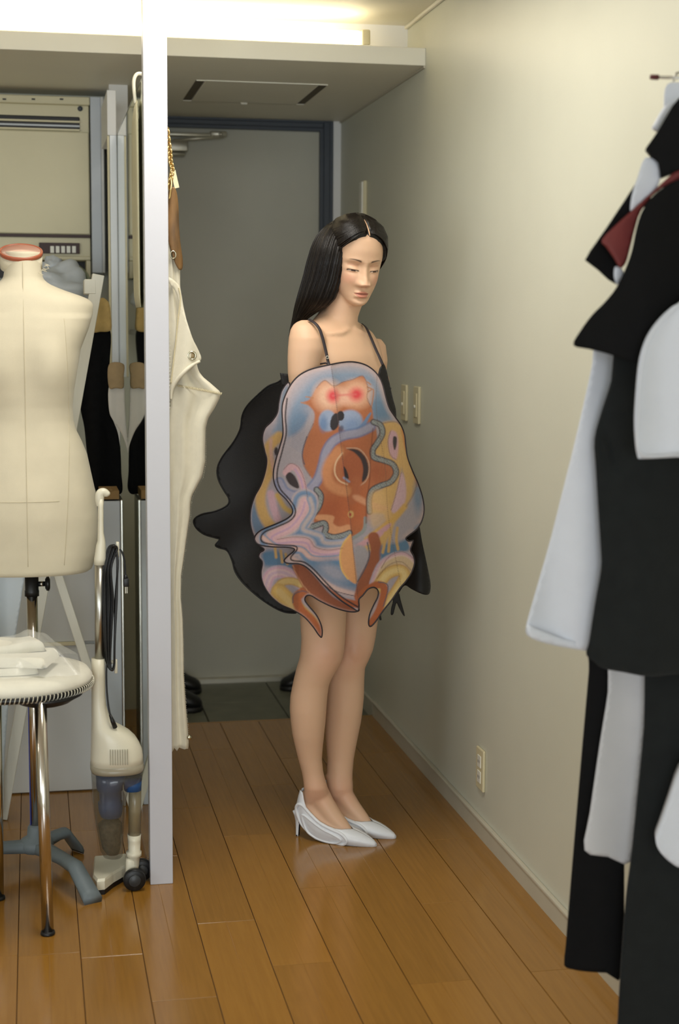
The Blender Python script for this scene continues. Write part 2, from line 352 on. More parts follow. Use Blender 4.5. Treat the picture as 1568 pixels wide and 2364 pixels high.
# post, partition and mirror
pst = obj('trim_post', *box(0.2755, 0.3335, 3.877, 3.930, 0.0, ZC, 0.002, 2), M['post'], smooth=False, kind='structure')
obj('wall_partition', *box(0.2810, 0.3335, 3.930, 5.070, 0.0, 2.030, 0.001, 1), M['wall_white'], smooth=False, kind='structure')
mi = thing('wall_mirror', 'tall frameless mirror fixed to the side of the white partition, seen edge-on', 'mirror', (0.278, 4.5, 0.03))
obj('mirror_glass', *box(0.2757, 0.2805, 3.931, 5.058, 0.03, 2.020), M['mirror'], mi, smooth=False)
obj('mirror_edge', *join(box(0.2752, 0.2806, 5.0585, 5.0625, 0.03, 2.020), box(0.2752, 0.2806, 3.931, 5.0625, 2.0205, 2.0245)), M['glass_edge'], mi, smooth=False)
pr = thing('wall_rail', 'slim upright white rail of two strips at the far end of the mirror', 'rail', (0.262, 5.07, 1.28))
obj('rail_strip', *box(0.2530, 0.2745, 5.066, 5.10, 1.26, 2.02, 0.001, 1), mat('rail_white', (232, 236, 240), 0.35, var=0.01), pr, smooth=False)
obj('rail_strip', *box(0.2460, 0.2525, 5.075, 5.10, 1.26, 2.02, 0.001, 1), M['plate'], pr, smooth=False)
obj('rail_bracket', *box(0.2460, 0.2745, 5.066, 5.46, 2.02, 2.16, 0.002, 1), M['wall_white'], pr, smooth=False)

# tube light lying on the soffit
tl = thing('tube_light', 'long lit fluorescent batten lying on top of the soffit ledge', 'light', (0.1, 4.94, 2.289))
obj('batten', *box(-1.2, 1.062, 4.905, 4.985, 2.289, 2.301, 0.002, 1), M['plate_white'], tl, smooth=False)
obj('diffuser', *box(-1.2, 1.030, 4.915, 4.975, 2.301, 2.346, 0.010, 3), M['tube'], tl)
obj('end_cap', *box(1.031, 1.058, 4.908, 4.982, 2.301, 2.349, 0.005, 2), M['plate'], tl)

# wall plates
def plate(name, label, cat, Y, Z, w, hgt, depth, kind):
    t = thing(name, label, cat, (XR, Y, Z-hgt/2))
    obj('cover_plate', *box(XR-depth, XR, Y-w/2, Y+w/2, Z-hgt/2, Z+hgt/2, 0.003, 2), M['plate_white'] if kind == 'slim' else M['plate'], t, smooth=False)
    if kind == 'switch':
        obj('rocker', *box(XR-depth-0.003, XR-depth+0.001, Y-w*0.24, Y+w*0.24, Z-hgt*0.32, Z+hgt*0.32, 0.001, 1), M['plate'], t, smooth=False)
        obj('indicator', *lathe([(0.001, -0.002), (0.006, -0.002), (0.006, 0.002), (0.001, 0.002)], 14, (XR-depth-0.004, Y, Z-0.005), axis='X'), M['plate_white'], t)
    if kind == 'outlet':
        for s in (-1, 1):
            o = obj('socket', *box(XR-depth-0.002, XR-depth+0.001, Y-w*0.22, Y+w*0.22, Z+s*0.022-0.017, Z+s*0.022+0.017, 0.001, 1), M['plate_white'], t, smooth=False)
            for q in (-1, 1): obj('slot', *box(XR-depth-0.0026, XR-depth, Y+q*0.006-0.001, Y+q*0.006+0.001, Z+s*0.022-0.004, Z+s*0.022+0.004), M['dark'], o, smooth=False)
    if kind == 'slim':
        obj('side_shell', *box(XR-depth*0.7, XR, Y-w/2-0.004, Y+w/2+0.004, Z-hgt/2-0.003, Z+hgt/2+0.003, 0.002, 1), M['plate'], t, smooth=False)
    return t
plate('light_switch', 'cream light switch plate nearer the entry door, of the two beside the dress', 'switch', 5.067, 1.175, 0.070, 0.120, 0.009, 'switch')
plate('light_switch', 'cream light switch plate farther from the entry door, of the two beside the dress', 'switch', 4.894, 1.175, 0.070, 0.120, 0.009, 'switch')
plate('power_outlet', 'cream double power outlet low on the wall above the skirting', 'outlet', 4.108, 0.193, 0.070, 0.118, 0.008, 'outlet')
plate('wall_sensor', 'slim cream plate on the wall above the woman\'s head', 'wall plate', 5.736, 1.895, 0.045, 0.125, 0.020, 'slim')
# ------------------------------------------------------------------ things on the left
M['canvas'] = mat('dressform_canvas', (216, 206, 180), 0.85, var=0.04, vscale=14, bump=0.25, bscale=900, sheen=0.2)
M['terracotta'] = mat('terracotta_cap', (168, 92, 66), 0.28, var=0.06, vscale=20)
M['cap_top'] = mat('glossy_cap_top', (214, 176, 158), 0.12, var=0.05, vscale=20)
M['chrome'] = mat('chrome', (206, 200, 192), 0.14, 1.0, var=0.03, vscale=20)
M['black'] = mat('black_plastic', (20, 20, 21), 0.42, var=0.1)
M['castgrey'] = mat('cast_bluegrey', (104, 114, 118), 0.5, var=0.06, vscale=25)
M['cream'] = mat('cream_plastic', (222, 217, 196), 0.32, var=0.02, vscale=10)
M['cream2'] = mat('cream_enamel', (216, 208, 174), 0.45, var=0.02, vscale=8)
M['maroon'] = mat('maroon_strip', (58, 34, 30), 0.5, var=0.05)
M['white_wood'] = mat('white_painted_wood', (222, 219, 205), 0.55, var=0.03, vscale=18, bump=0.1, stretch=(3, 3, 0.4))
M['offwhite'] = mat('white_melamine', (206, 206, 202), 0.45, var=0.02, vscale=5)
M['palegrey'] = mat('pale_blue_panel', (196, 202, 208), 0.4, var=0.02, vscale=5)
M['cotton'] = mat('white_cotton', (228, 224, 208), 0.9, var=0.03, vscale=30, bump=0.3, bscale=500, sheen=0.3)
M['leather'] = mat('white_vinyl', (218, 214, 202), 0.55, var=0.02, bump=0.1)

# --- dress form
DFX, DFY = -0.018, 4.07
df_t = thing('dress_form', 'cream canvas dress form with terracotta neck cap on a chrome pole', 'dress form', (DFX, DFY, 0.0))
right_edge = [(93, 583), (93.5, 600), (95, 622), (99.5, 643), (112, 655), (142, 668), (186, 683), (207, 692), (216, 704), (214, 726), (204, 760), (194, 785), (186, 806), (178, 855), (171, 898), (167.5, 938), (170, 970), (176, 992), (189, 1018), (201, 1047), (212, 1097), (221, 1137), (225.5, 1187), (225.5, 1236), (222, 1275), (214, 1304)]
dep = [0.050, 0.050, 0.053, 0.058, 0.066, 0.078, 0.088, 0.092, 0.097, 0.104, 0.112, 0.114, 0.114, 0.108, 0.100, 0.096, 0.097, 0.100, 0.105, 0.110, 0.116, 0.120, 0.122, 0.120, 0.117, 0.113]
rows = []
for (px, py), d in zip(right_edge, dep):
    p = atY(px, py, DFY); rows.append((p.z, p.x-DFX, d))
zs = [r[0] for r in rows]
zz = np.linspace(zs[0], zs[-1], 120)
order = np.argsort(zs); zi = np.array(zs)[order]; wi = np.array([r[1] for r in rows])[order]; di = np.array([r[2] for r in rows])[order]
rings = []
NR = 96
for z in zz:
    w = float(np.interp(z, zi, wi)); d = float(np.interp(z, zi, di)); ring = []
    e = 2.35 if z < 1.45 else 2.0
    for j in range(NR):
        a = 2*math.pi*j/NR; c, s = math.cos(a), math.sin(a)
        x = abs(c)**(2/e)*math.copysign(1, c)*w; y = abs(s)**(2/e)*math.copysign(1, s)*d
        if s < 0:                                    # front: bust and belly
            for sx in (-1, 1): y -= 0.026*math.exp(-((x-sx*0.080)**2)/(2*0.046**2)-((z-1.310)**2)/(2*0.062**2))
            y -= 0.012*math.exp(-(x**2)/(2*0.08**2)-((z-0.97)**2)/(2*0.07**2))
            y += 0.006*math.exp(-(x**2)/(2*0.03**2)-((z-1.32)**2)/(2*0.06**2))
        ring.append((DFX+x, DFY+y, z))
    rings.append(ring)
# domed underside
zb = zs[-1]
for k, (sc_, dz) in enumerate(((0.985, -0.006), (0.93, -0.012), (0.6, -0.018))):
    rings.append([(DFX+(p[0]-DFX)*sc_, DFY+(p[1]-DFY)*sc_, zb+dz) for p in rings[119]])
torso = obj('torso', *loft(rings), M['canvas'], df_t)
M['seam'] = mat('canvas_seam', (204, 193, 165), 0.9, var=0.05)
def torso_pt(x, z, off=0.0006):
    i = int(np.argmin(abs(zz-z))); R_ = sorted([p for p in rings[i] if p[1] <= DFY])
    return Vector((DFX+x, float(np.interp(DFX+x, [p[0] for p in R_], [p[1] for p in R_]))-off, z))
for pts in ([(0.0, z) for z in np.linspace(1.58, 0.82, 40)], [(0.088+0.02*math.sin((z-0.8)*4), z) for z in np.linspace(1.44, 0.82, 34)], [(-0.088-0.02*math.sin((z-0.8)*4), z) for z in np.linspace(1.44, 0.82, 34)], [(x, 0.985) for x in np.linspace(-0.1, 0.08, 30)]):
    obj('seam', *tube([torso_pt(*q) for q in pts], 0.0008, 5), M['seam'], torso)
nz = rows[0][0]
def tilt(vf, ang=math.radians(23)):
    V_, F_ = vf; c_ = Vector((DFX-0.004, DFY, nz-0.006)); R_ = Matrix.Rotation(ang, 3, 'X'); return [c_+R_ @ (Vector(v)-c_) for v in V_], F_
obj('neck_top', *tilt(lathe([(0.001, -0.035), (0.0525, -0.035), (0.0530, 0.0), (0.001, 0.0)], 48, (DFX-0.004, DFY, nz-0.006), 1.0, 0.98)), M['canvas'], df_t)
obj('neck_cap', *tilt(lathe([(0.001, 0.0), (0.052, 0.0), (0.0545, 0.002), (0.0548, 0.008), (0.0540, 0.0105), (0.0505, 0.011), (0.0495, 0.008), (0.001, 0.008)], 48, (DFX-0.004, DFY, nz-0.006), 1.0, 0.98)), M['terracotta'], df_t)
obj('cap_disc', *tilt(lathe([(0.001, 0.0085), (0.049, 0.0085), (0.049, 0.0095), (0.001, 0.0115)], 48, (DFX-0.004, DFY, nz-0.006), 1.0, 0.98)), M['cap_top'], df_t)
# frayed edge beside the cap
for k in range(7):
    a = 0.1+0.12*k; p0 = Vector((DFX+0.055*math.cos(a), DFY-0.055*math.sin(a), nz-0.028-0.004*k))
    obj('frayed_thread', *tube([p0, p0+Vector((0.008, -0.002, -0.003+0.003*(k % 3))), p0+Vector((0.013, -0.001, -0.006+0.005*(k % 2)))], 0.0007, 5), M['canvas'], torso)
PXc = -0.010
obj('collar', *lathe([(0.001, 0.79), (0.0175, 0.79), (0.0175, 0.742), (0.0185, 0.740), (0.0185, 0.726), (0.001, 0.726)][::-1], 24, (PXc, DFY, 0.0)), M['black'], df_t)
kn = obj('clamp_knob', *join(tube([(PXc+0.015, DFY, 0.757), (PXc+0.034, DFY, 0.757)], 0.0065, 12), lathe([(0.001, 0.0), (0.012, 0.0), (0.0185, 0.004), (0.0195, 0.010), (0.012, 0.013), (0.001, 0.013)], 8, (PXc+0.034, DFY, 0.757), axis='X')), M['black'], df_t)
obj('screw_thread', *tube([(PXc+0.021, DFY, 0.757), (PXc+0.029, DFY, 0.757)], 0.0068, 12), M['chrome'], kn)
obj('pole', *tube([(PXc, DFY, 0.73), (PXc, DFY, 0.05)], 0.0145, 20), M['chrome'], df_t)
M['bluefilm'] = mat('blue_film', (34, 42, 110), 0.3, var=0.1)
obj('film_strip', *box(PXc-0.0155, PXc-0.0125, DFY-0.006, DFY+0.004, 0.06, 0.56), M['bluefilm'], df_t, smooth=False)
hub = obj('base_hub', *lathe([(0.001, 0.115), (0.018, 0.115), (0.022, 0.108), (0.024, 0.085), (0.040, 0.075), (0.046, 0.060), (0.040, 0.045), (0.001, 0.040)][::-1], 28, (PXc, DFY, 0.0)), M['castgrey'], df_t)
def star_leg(end, w0=0.024, w1=0.026):
    a = Vector((PXc, DFY, 0.066)); e = Vector(end); d = e-a; d.z = 0; L = d.length; d.normalize(); s = Vector((-d.y, d.x, 0)); rr = []
    for t in np.linspace(0, 1, 22):
        p = a + d*(L*t); z = 0.070-0.004*t+0.010*math.sin(t*2.4) if t < 0.72 else 0.070+0.005-(t-0.72)/0.28*0.054
        w = (w0*(1-t)+w1*t)*(0.72+0.28*abs(2*t-1)); th = 0.010+0.008*max(0, 0.5-t)
        zt = z; zb_ = max(0.0005, z-th*2) if t < 0.98 else 0.0005
        rr.append([p-s*w*0.8+Vector((0, 0, zt-p.z)), p+Vector((0, 0, zt+0.004-p.z)), p+s*w*0.8+Vector((0, 0, zt-p.z)), p+s*w+Vector((0, 0, (zt+zb_)/2-p.z)), p+s*w*0.9+Vector((0, 0, zb_-p.z)), p-s*w*0.9+Vector((0, 0, zb_-p.z)), p-s*w+Vector((0, 0, (zt+zb_)/2-p.z))])
    return loft(rr)
for e in ((0.126, 3.772, 0), (-0.36, 4.00, 0), (0.100, 4.165, 0)):
    obj('base_leg', *star_leg(e), M['castgrey'], df_t)

# --- stool
SX, SY = -0.062, 3.775
st = thing('stool', 'round white padded stool with studded black edge and chrome legs', 'stool', (SX, SY, 0.0))
SR = 0.192
obj('seat_cushion', *lathe([(0.001, 0.560), (SR-0.012, 0.562), (SR, 0.572), (SR+0.002, 0.582), (SR-0.008, 0.596), (SR-0.04, 0.604), (0.1, 0.608), (0.001, 0.608)], 64, (SX, SY, 0)), M['cotton'], st)
obj('edge_band', *lathe([(0.001, 0.556), (SR-0.004, 0.556), (SR+0.003, 0.560), (SR+0.003, 0.570), (SR-0.006, 0.573), (0.001, 0.573)], 64, (SX, SY, 0)), M['black'], st)
hel = []
for i in range(120*8):
    a = 2*math.pi*i/960; b = a*120
    R = SR+0.002+0.0055*math.cos(b); hel.append((SX+R*math.cos(a), SY+R*math.sin(a), 0.565+0.0075*math.sin(b)))
obj('edge_coil', *tube(hel, 0.0016, 5, closed=True), M['alu'], st)
obj('under_plate', *lathe([(0.001, 0.545), (0.045, 0.533), (0.060, 0.538), (0.075, 0.548), (0.090, 0.556), (0.001, 0.556)], 32, (0.015, 3.68, 0)), M['black'], st)
for (bx, by) in ((0.014, 3.592), (-0.105, 3.845), (-0.20, 3.64)):
    tx, ty_ = bx*0.9+SX*0.1, by*0.93+SY*0.07
    lg = obj('leg', *tube([(tx, ty_, 0.556), (bx, by, 0.008)], 0.0142, 20), M['chrome'], st)
    obj('foot_cap', *lathe([(0.001, 0.0), (0.0165, 0.0), (0.0175, 0.003), (0.0160, 0.009), (0.001, 0.009)], 20, (bx, by, 0)), M['black'], lg)

# --- folded cotton in a clear plastic bag on the stool
fb = thing('folded_cloth', 'folded white cotton in a clear plastic bag on the stool', 'cloth', (SX, SY-0.05, 0.6085))
def fold(cx, cy, z, w, d, th, ang, seedk):
    V = []; nx, ny = 26, 18; rng = np.random.RandomState(seedk); ph = rng.rand(4)*6
    T = []; 
    for layer in (0, 1):
        for i in range(nx):
            for j in range(ny):
                u, v = i/(nx-1)*2-1, j/(ny-1)*2-1
                eu = max(0, abs(u)-0.8)/0.2; ev = max(0, abs(v)-0.8)/0.2; e = min(1, math.hypot(eu, ev))
                hgt = th*math.sqrt(max(0, 1-e*e)); zz_ = (hgt*0.5+hgt*0.5*(1+0.28*math.sin(3*u+ph[0])*math.cos(2.3*v+ph[1])) if layer == 0 else 0)
                x, y = u*w, v*d*(1+0.05*math.sin(5*u+ph[2])); ca, sa = math.cos(ang), math.sin(ang)
                V.append((cx+x*ca-y*sa, cy+x*sa+y*ca, z+zz_))
    N = nx*ny; F = []
    for i in range(nx-1):
        for j in range(ny-1):
            q = [i*ny+j, (i+1)*ny+j, (i+1)*ny+j+1, i*ny+j+1]; F.append(q); F.append([k+N for k in q[::-1]])
    bd = [(i*ny) for i in range(nx)]+[(nx-1)*ny+j for j in range(1, ny)]+[i*ny+ny-1 for i in range(nx-2, -1, -1)]+[j for j in range(ny-2, 0, -1)]
    for a, b in zip(bd, bd[1:]+bd[:1]): F.append([a, b, b+N, a+N])
    return V, F
obj('cloth_fold', *fold(-0.075, 3.71, 0.6085, 0.075, 0.055, 0.018, 0.1, 1), M['cotton'], fb)
obj('cloth_fold', *fold(-0.045, 3.73, 0.6265, 0.085, 0.07, 0.022, -0.25, 2), M['cotton'], fb)
obj('cloth_fold', *fold(-0.06, 3.77, 0.6485, 0.07, 0.055, 0.022, 0.3, 3), M['cotton'], fb)
M['film'] = mat('clear_film', (235, 236, 232), 0.12, alpha=0.22, var=0.02, bump=0.9, bscale=38, spec=0.9)
V, F = [], []
n = 60
for i in range(n):
    for j in range(n):
        u, v = i/(n-1)*2-1, j/(n-1)*2-1; r = min(1, max(abs(u), abs(v)))
        x = -0.045+u*0.145; y = 3.75+v*0.125
        hgt = 0.085*(1-r**2.2)*(0.85+0.15*math.sin(4*u+2*v)) + 0.007*math.sin(9*u+3*v*v)*math.cos(8*v)*(1-r) + 0.004*math.sin(23*u*v+5*u)*(1-r)
        V.append((x, y, 0.6095+max(hgt, 0.0012*(1+math.sin(20*u+17*v)))))
for i in range(n-1):
    for j in range(n-1): F.append([i*n+j, (i+1)*n+j, (i+1)*n+j+1, i*n+j+1])
obj('plastic_bag', V, F, M['film'], fb)

# --- stick vacuum cleaner
VY = 3.885
vc = thing('stick_vacuum', 'cream stick vacuum cleaner with clear dust cup leaning by the mirror', 'vacuum cleaner', (0.19, VY, 0.0))
def vp(px, py, Y=VY): return atY(px, py, Y)
def px_tube(rows_, depthk=1.0, n=28, Y=VY, e=2.2):
    """sections given as (y, x_left, x_right, half depth)"""
    rr = []
    for (py, xl, xr, hd) in rows_:
        a, b = vp(xl, py, Y), vp(xr, py, Y); cx_ = (a.x+b.x)/2; w = (b.x-a.x)/2; z = (a.z+b.z)/2; ring = []
        for j in range(n):
            t = 2*math.pi*j/n; c, s = math.cos(t), math.sin(t)
            ring.append((cx_+abs(c)**(2/e)*math.copysign(w, c), Y+abs(s)**(2/e)*math.copysign(hd, s), z))
        rr.append(ring)
    return loft(rr)
hd_ = obj('handle', *join(tube(cat_rom([tuple(vp(x, y)) for x, y in ((250, 1145), (247, 1141), (241, 1137), (235, 1137), (231, 1142), (230, 1154), (231, 1168))], 4), np.interp(np.arange(25), [0, 3, 8, 14, 20, 24], [0.004, 0.0085, 0.0105, 0.0115, 0.0110, 0.0085]), 16),
      px_tube([(1152, 225, 239, 0.011), (1170, 226, 239, 0.012), (1200, 226, 239, 0.012), (1230, 225.5, 239.5, 0.013), (1248, 225, 243, 0.014), (1258, 222, 244, 0.015), (1272, 220, 245, 0.016), (1290, 217, 246, 0.017), (1303, 217, 245, 0.017)])), M['cream'], vc)
obj('wand', *px_tube([(1300, 218.5, 242, 0.0135), (1524, 218.5, 242, 0.0135)], e=2.0), M['steel'], vc)
up = obj('cord_hook', *join(box(vp(244, 1278).x, vp(270, 1278).x, VY-0.008, VY+0.008, vp(270, 1285).z, vp(270, 1274).z, 0.003, 2), box(vp(268, 1268).x, vp(275, 1268).x, VY-0.008, VY+0.008, vp(270, 1286).z, vp(270, 1251).z, 0.002, 2)), M['cream'], vc)
body_rows = [(1520, 211, 242, 0.024), (1560, 211, 243, 0.026), (1600, 211, 243, 0.028), (1628, 211, 245, 0.031), (1645, 211, 250, 0.035), (1660, 211, 256, 0.039), (1672, 211, 268, 0.044), (1680, 210.5, 283, 0.049), (1690, 210.5, 300, 0.053), (1702, 210, 313, 0.056), (1716, 210, 322, 0.058), (1730, 209.5, 328, 0.060), (1745, 209, 330, 0.060), (1762, 209, 330, 0.060)]
bd_ = obj('motor_housing', *px_tube(body_rows, e=2.6), M['cream'], vc)
M['groove'] = mat('vent_shadow', (176, 170, 150), 0.5, var=0.04)
for k in range(8):
    x = 251+k*5.6
    a, b = vp(x, 1716), vp(x+2.2, 1751)
    obj('vent_slat', *box(a.x, b.x, VY-0.0625-0.0015*(1-abs(k-3)/6), VY-0.052, b.z, a.z, 0.0006, 1), M['groove'], bd_, smooth=False)
obj('lower_hook', *join(box(vp(240, 1528).x, vp(266, 1528).x, VY-0.006, VY+0.006, vp(250, 1532).z, vp(250, 1525).z, 0.002, 1), box(vp(264, 1540).x, vp(271, 1540).x, VY-0.006, VY+0.006, vp(266, 1554).z, vp(266, 1522).z, 0.002, 2)), M['cream'], bd_)
obj('trim_ring', *px_tube([(1760, 208, 331, 0.061), (1772, 208, 333, 0.062), (1777, 210, 331, 0.061)], e=2.6), mat('smoky_ring', (150, 142, 122), 0.3, var=0.03), vc)
M['cup'] = mat('smoky_clear_cup', (104, 96, 76), 0.06, alpha=0.42, var=0.02, spec=0.8)
M['blue'] = mat('blue_filter', (34, 78, 132), 0.45, var=0.08, vscale=30)
M['dust'] = mat('grey_dust', (92, 84, 70), 0.95, var=0.35, vscale=90, bump=0.8, bscale=160)
cup = obj('dust_cup', *px_tube([(1777, 210, 330, 0.058), (1800, 211, 328, 0.057), (1812, 212, 300, 0.055), (1850, 214, 290, 0.052), (1890, 219, 287, 0.048), (1930, 226, 285, 0.043), (1960, 231, 284, 0.038), (1974, 238, 283, 0.032), (1980, 252, 278, 0.016)], e=2.4), M['cup'], vc)
obj('filter_cone', *px_tube([(1786, 221, 290, 0.035), (1800, 222, 289, 0.038), (1812, 222, 284, 0.038), (1822, 224, 284, 0.037), (1824, 228, 281, 0.034), (1850, 230, 281, 0.034), (1852, 226, 284, 0.036), (1872, 228, 283, 0.034), (1884, 233, 280, 0.028), (1888, 244, 270, 0.014)]), M['blue'], cup)
obj('filter_collar', *px_tube([(1795, 284, 327, 0.036), (1820, 286, 326, 0.036)], e=3), M['blue'], cup)
obj('dust_clump', *px_tube([(1892, 236, 274, 0.012), (1902, 226, 282, 0.030), (1930, 231, 281, 0.036), (1955, 236, 279, 0.030), (1970, 246, 274, 0.020)]), M['dust'], cup)
M['tan_pipe'] = mat('smoky_pipe', (150, 138, 108), 0.25, alpha=0.72, var=0.04, spec=0.7)
obj('suction_pipe', *px_tube([(1800, 297, 327, 0.019), (1926, 296, 325, 0.019)], e=2.0), M['tan_pipe'], vc)
obj('pipe_joint', *px_tube([(1926, 294, 326, 0.021), (1940, 295, 325, 0.020), (1964, 296, 324, 0.020), (1966, 291, 327, 0.023), (1974, 291, 327, 0.023), (1976, 295, 323, 0.020), (1998, 296, 321, 0.020), (2012, 297, 318, 0.018)], e=2.0), M['cream'], vc)
# floor head, seen from its front corner
hA = [atZ(x, y, 0.012) for x, y in ((214, 2044), (218, 1998), (292, 1992), (306, 2016), (286, 2024), (262, 2038), (242, 2054), (224, 2056))]
def head_solid(z0, z1, grow=0.0, bev=0.006):
    c = sum(hA, Vector())/len(hA); lo = [(c.x+(p.x-c.x)*(1+grow), c.y+(p.y-c.y)*(1+grow), z0) for p in hA]
    mid = [(x, y, z1-bev) for x, y, _ in lo]; hi = [(c.x+(x-c.x)*0.93, c.y+(y-c.y)*0.93, z1) for x, y, _ in lo]
    return loft([lo, mid, hi])
obj('floor_head', *head_solid(0.012, 0.040), M['cream'], vc, smooth=False)
obj('head_sole', *head_solid(0.0, 0.014, 0.02, 0.002), M['black'], vc, smooth=False)
obj('swivel_block', *join(box(vp(290, 2000).x, vp(314, 2000).x, VY-0.02, VY+0.025, 0.02, 0.075, 0.006, 2)), M['cream'], vc)
for (wx, wy) in ((316, VY-0.040), (337, VY+0.030)):
    p = atY(wx, 2026, wy); X_ = min(p.x, 0.262)
    wh = obj('wheel', *lathe([(0.001, -0.010), (0.018, -0.011), (0.021, -0.008), (0.0265, -0.009), (0.0285, -0.005), (0.0285, 0.007), (0.026, 0.010), (0.001, 0.010)], 28, (X_-0.006, wy, 0.0287), axis='Y'), M['black'], vc)
    obj('hub_cap', *lathe([(0.001, -0.0135), (0.014, -0.013), (0.017, -0.0105), (0.001, -0.0105)], 20, (X_-0.006, wy, 0.0287), axis='Y'), mat('dark_grey_hub', (52, 54, 56), 0.4, var=0.05), wh)
# power cord, wound on the hooks
cord = []
for k in range(9):
    x0 = 243+k*2.6; off = (k % 3-1)*0.007
    loop = [vp(268, 1264), vp(262, 1257), vp(x0+6, 1266), vp(x0-4-k*0.5, 1310), vp(234+k*3.4, 1340+6*k), vp(238+k*2.4, 1440), vp(244+k*1.2, 1520), vp(254+k*0.4, 1542), vp(263, 1534), vp(264, 1480), vp(266+k*0.4, 1380), vp(272-k*0.3, 1300), vp(268, 1266)]
    cord += [q+Vector((0, -0.012-off-(0.004 if i % 2 else 0), 0)) for i, q in enumerate(loop)]
cpts = cat_rom(cord, 6)
obj('power_cord', *tube(cpts, 0.0024, 6), M['black'], vc)
tail = cat_rom([vp(256, 1540)+Vector((0, -.016, 0)), vp(246, 1530)+Vector((0, -.02, 0)), vp(245, 1580)+Vector((0, -.03, 0)), vp(250, 1630)+Vector((0, -.04, 0)), vp(258, 1655)+Vector((0, -.045, 0)), vp(263, 1668)+Vector((0, -.04, 0))], 8)
cl = obj('cord_tail', *tube(tail, 0.0024, 7), M['black'], vc)
obj('strain_relief', *tube([vp(252, 1640)+Vector((0, -.043, 0)), vp(258, 1655)+Vector((0, -.046, 0)), vp(264, 1670)+Vector((0, -.040, 0))], [0.003, 0.0055, 0.006], 10), M['black'], vc)
pl = cat_rom([vp(276, 1266)+Vector((0, -.012, 0)), vp(282, 1275)+Vector((0, -.014, 0)), vp(287, 1295)+Vector((0, -.014, 0)), vp(289, 1330)+Vector((0, -.014, 0))], 8)
obj('plug_lead', *tube(pl, 0.0024, 7), M['black'], vc)
pg = obj('plug', *join(tube([vp(289, 1325)+Vector((0, -.014, 0)), vp(290, 1334)+Vector((0, -.014, 0))], [0.004, 0.006], 10), box(vp(284, 1340).x, vp(297, 1340).x, VY-0.022, VY-0.006, vp(290, 1352).z, vp(290, 1333).z, 0.002, 2)), M['black'], vc)
for s in (0, 1): obj('prong', *box(vp(289+s*3.5, 1360).x-0.0008, vp(289+s*3.5, 1360).x+0.0008, VY-0.018, VY-0.011, vp(290, 1367).z, vp(290, 1352).z), M['alu'], pg, smooth=False)

# --- built-in air conditioner
ac = thing('air_conditioner', 'old cream built-in air conditioner under the soffit', 'air conditioner', (-0.1, 5.62, 1.55))
ax1 = atY(207, 400, 5.60).x; az = lambda y: atY(100, y, 5.60).z
def acbox(n, x0, x1, y0, y1, py0, py1, m, par=ac, bev=0.003): return obj(n, *box(x0, x1, y0, y1, az(py1), az(py0), bev, 1), m, par, smooth=False)
acbox('casing', -0.62, ax1, 5.60, 5.75, 240, 595, M['cream2'])
acbox('top_flange', -0.63, ax1+0.003, 5.585, 5.75, 222, 241, M['cream2'])
for x in (10, 77, 142, -60):
    p = atY(x, 229, 5.585); obj('flange_slot', *box(p.x-0.006, p.x+0.006, 5.583, 5.59, p.z-0.0025, p.z+0.0025), M['dark'], ac, smooth=False)
acbox('outlet_grille', -0.60, atY(184, 280, 5.6).x, 5.594, 5.61, 268, 300, M['dark'])
for k, y in enumerate((278, 288, 297)):
    acbox('louvre', -0.60, atY(184, 280, 5.6).x, 5.584, 5.600, y, y+4.5, (M['cream2'], M['palegrey'], M['cream2'])[k], bev=0.001)
q = atY(185, 251, 5.60); obj('lock_button', *lathe([(0.001, -0.008), (0.008, -0.008), (0.009, 0.0), (0.001, 0.0)], 18, (q.x, 5.60, q.z), axis='Y'), M['door_frame'], ac)
acbox('front_panel', -0.60, ax1-0.002, 5.590, 5.602, 303, 540, M['cream2'])
acbox('maroon_strip', -0.62, ax1, 5.588, 5.602, 541, 548, M['maroon'], bev=0.001)
pA, pB = atY(90, 560, 5.59), atY(184, 586, 5.59)
cp = obj('control_panel', *box(pA.x, pB.x, 5.584, 5.602, pB.z, pA.z, 0.001, 1), M['maroon'], ac, smooth=False)
for k in range(5):
    x = 116+k*12.6; a, b = atY(x, 568, 5.58), atY(x+9, 584, 5.58); obj('control_key', *box(a.x, b.x, 5.578, 5.586, b.z, a.z, 0.0008, 1), M['plate_white'], cp, smooth=False)
acbox('lower_lip', -0.62, ax1, 5.594, 5.75, 590, 600, M['cream2'])
lx = atY(199, 600, 5.6).x
obj('side_cheek', *box(lx, ax1, 5.60, 5.75, az(640), az(600), 0.002, 1), M['cream2'], ac, smooth=False)
obj('inner_void', *box(-0.62, lx, 5.70, 5.75, az(640), az(600)), M['dark'], ac, smooth=False)
# white column panel beside it
cq = thing('duct_cover', 'pale blue white boxed duct cover between the air conditioner and the rail', 'duct cover', (0.235, 5.6, 1.6))
cb0 = atY(209, 300, 5.58); cb1 = atY(241, 630, 5.58)
obj('cover_front', *box(cb0.x, cb1.x-0.006, 5.58, 5.75, cb1.z, 2.21, 0.002, 1), M['palegrey'], cq, smooth=False)
obj('cover_flange', *box(cb1.x-0.006, cb1.x+0.003, 5.575, 5.75, cb1.z, 2.21, 0.001, 1), M['offwhite'], cq, smooth=False)

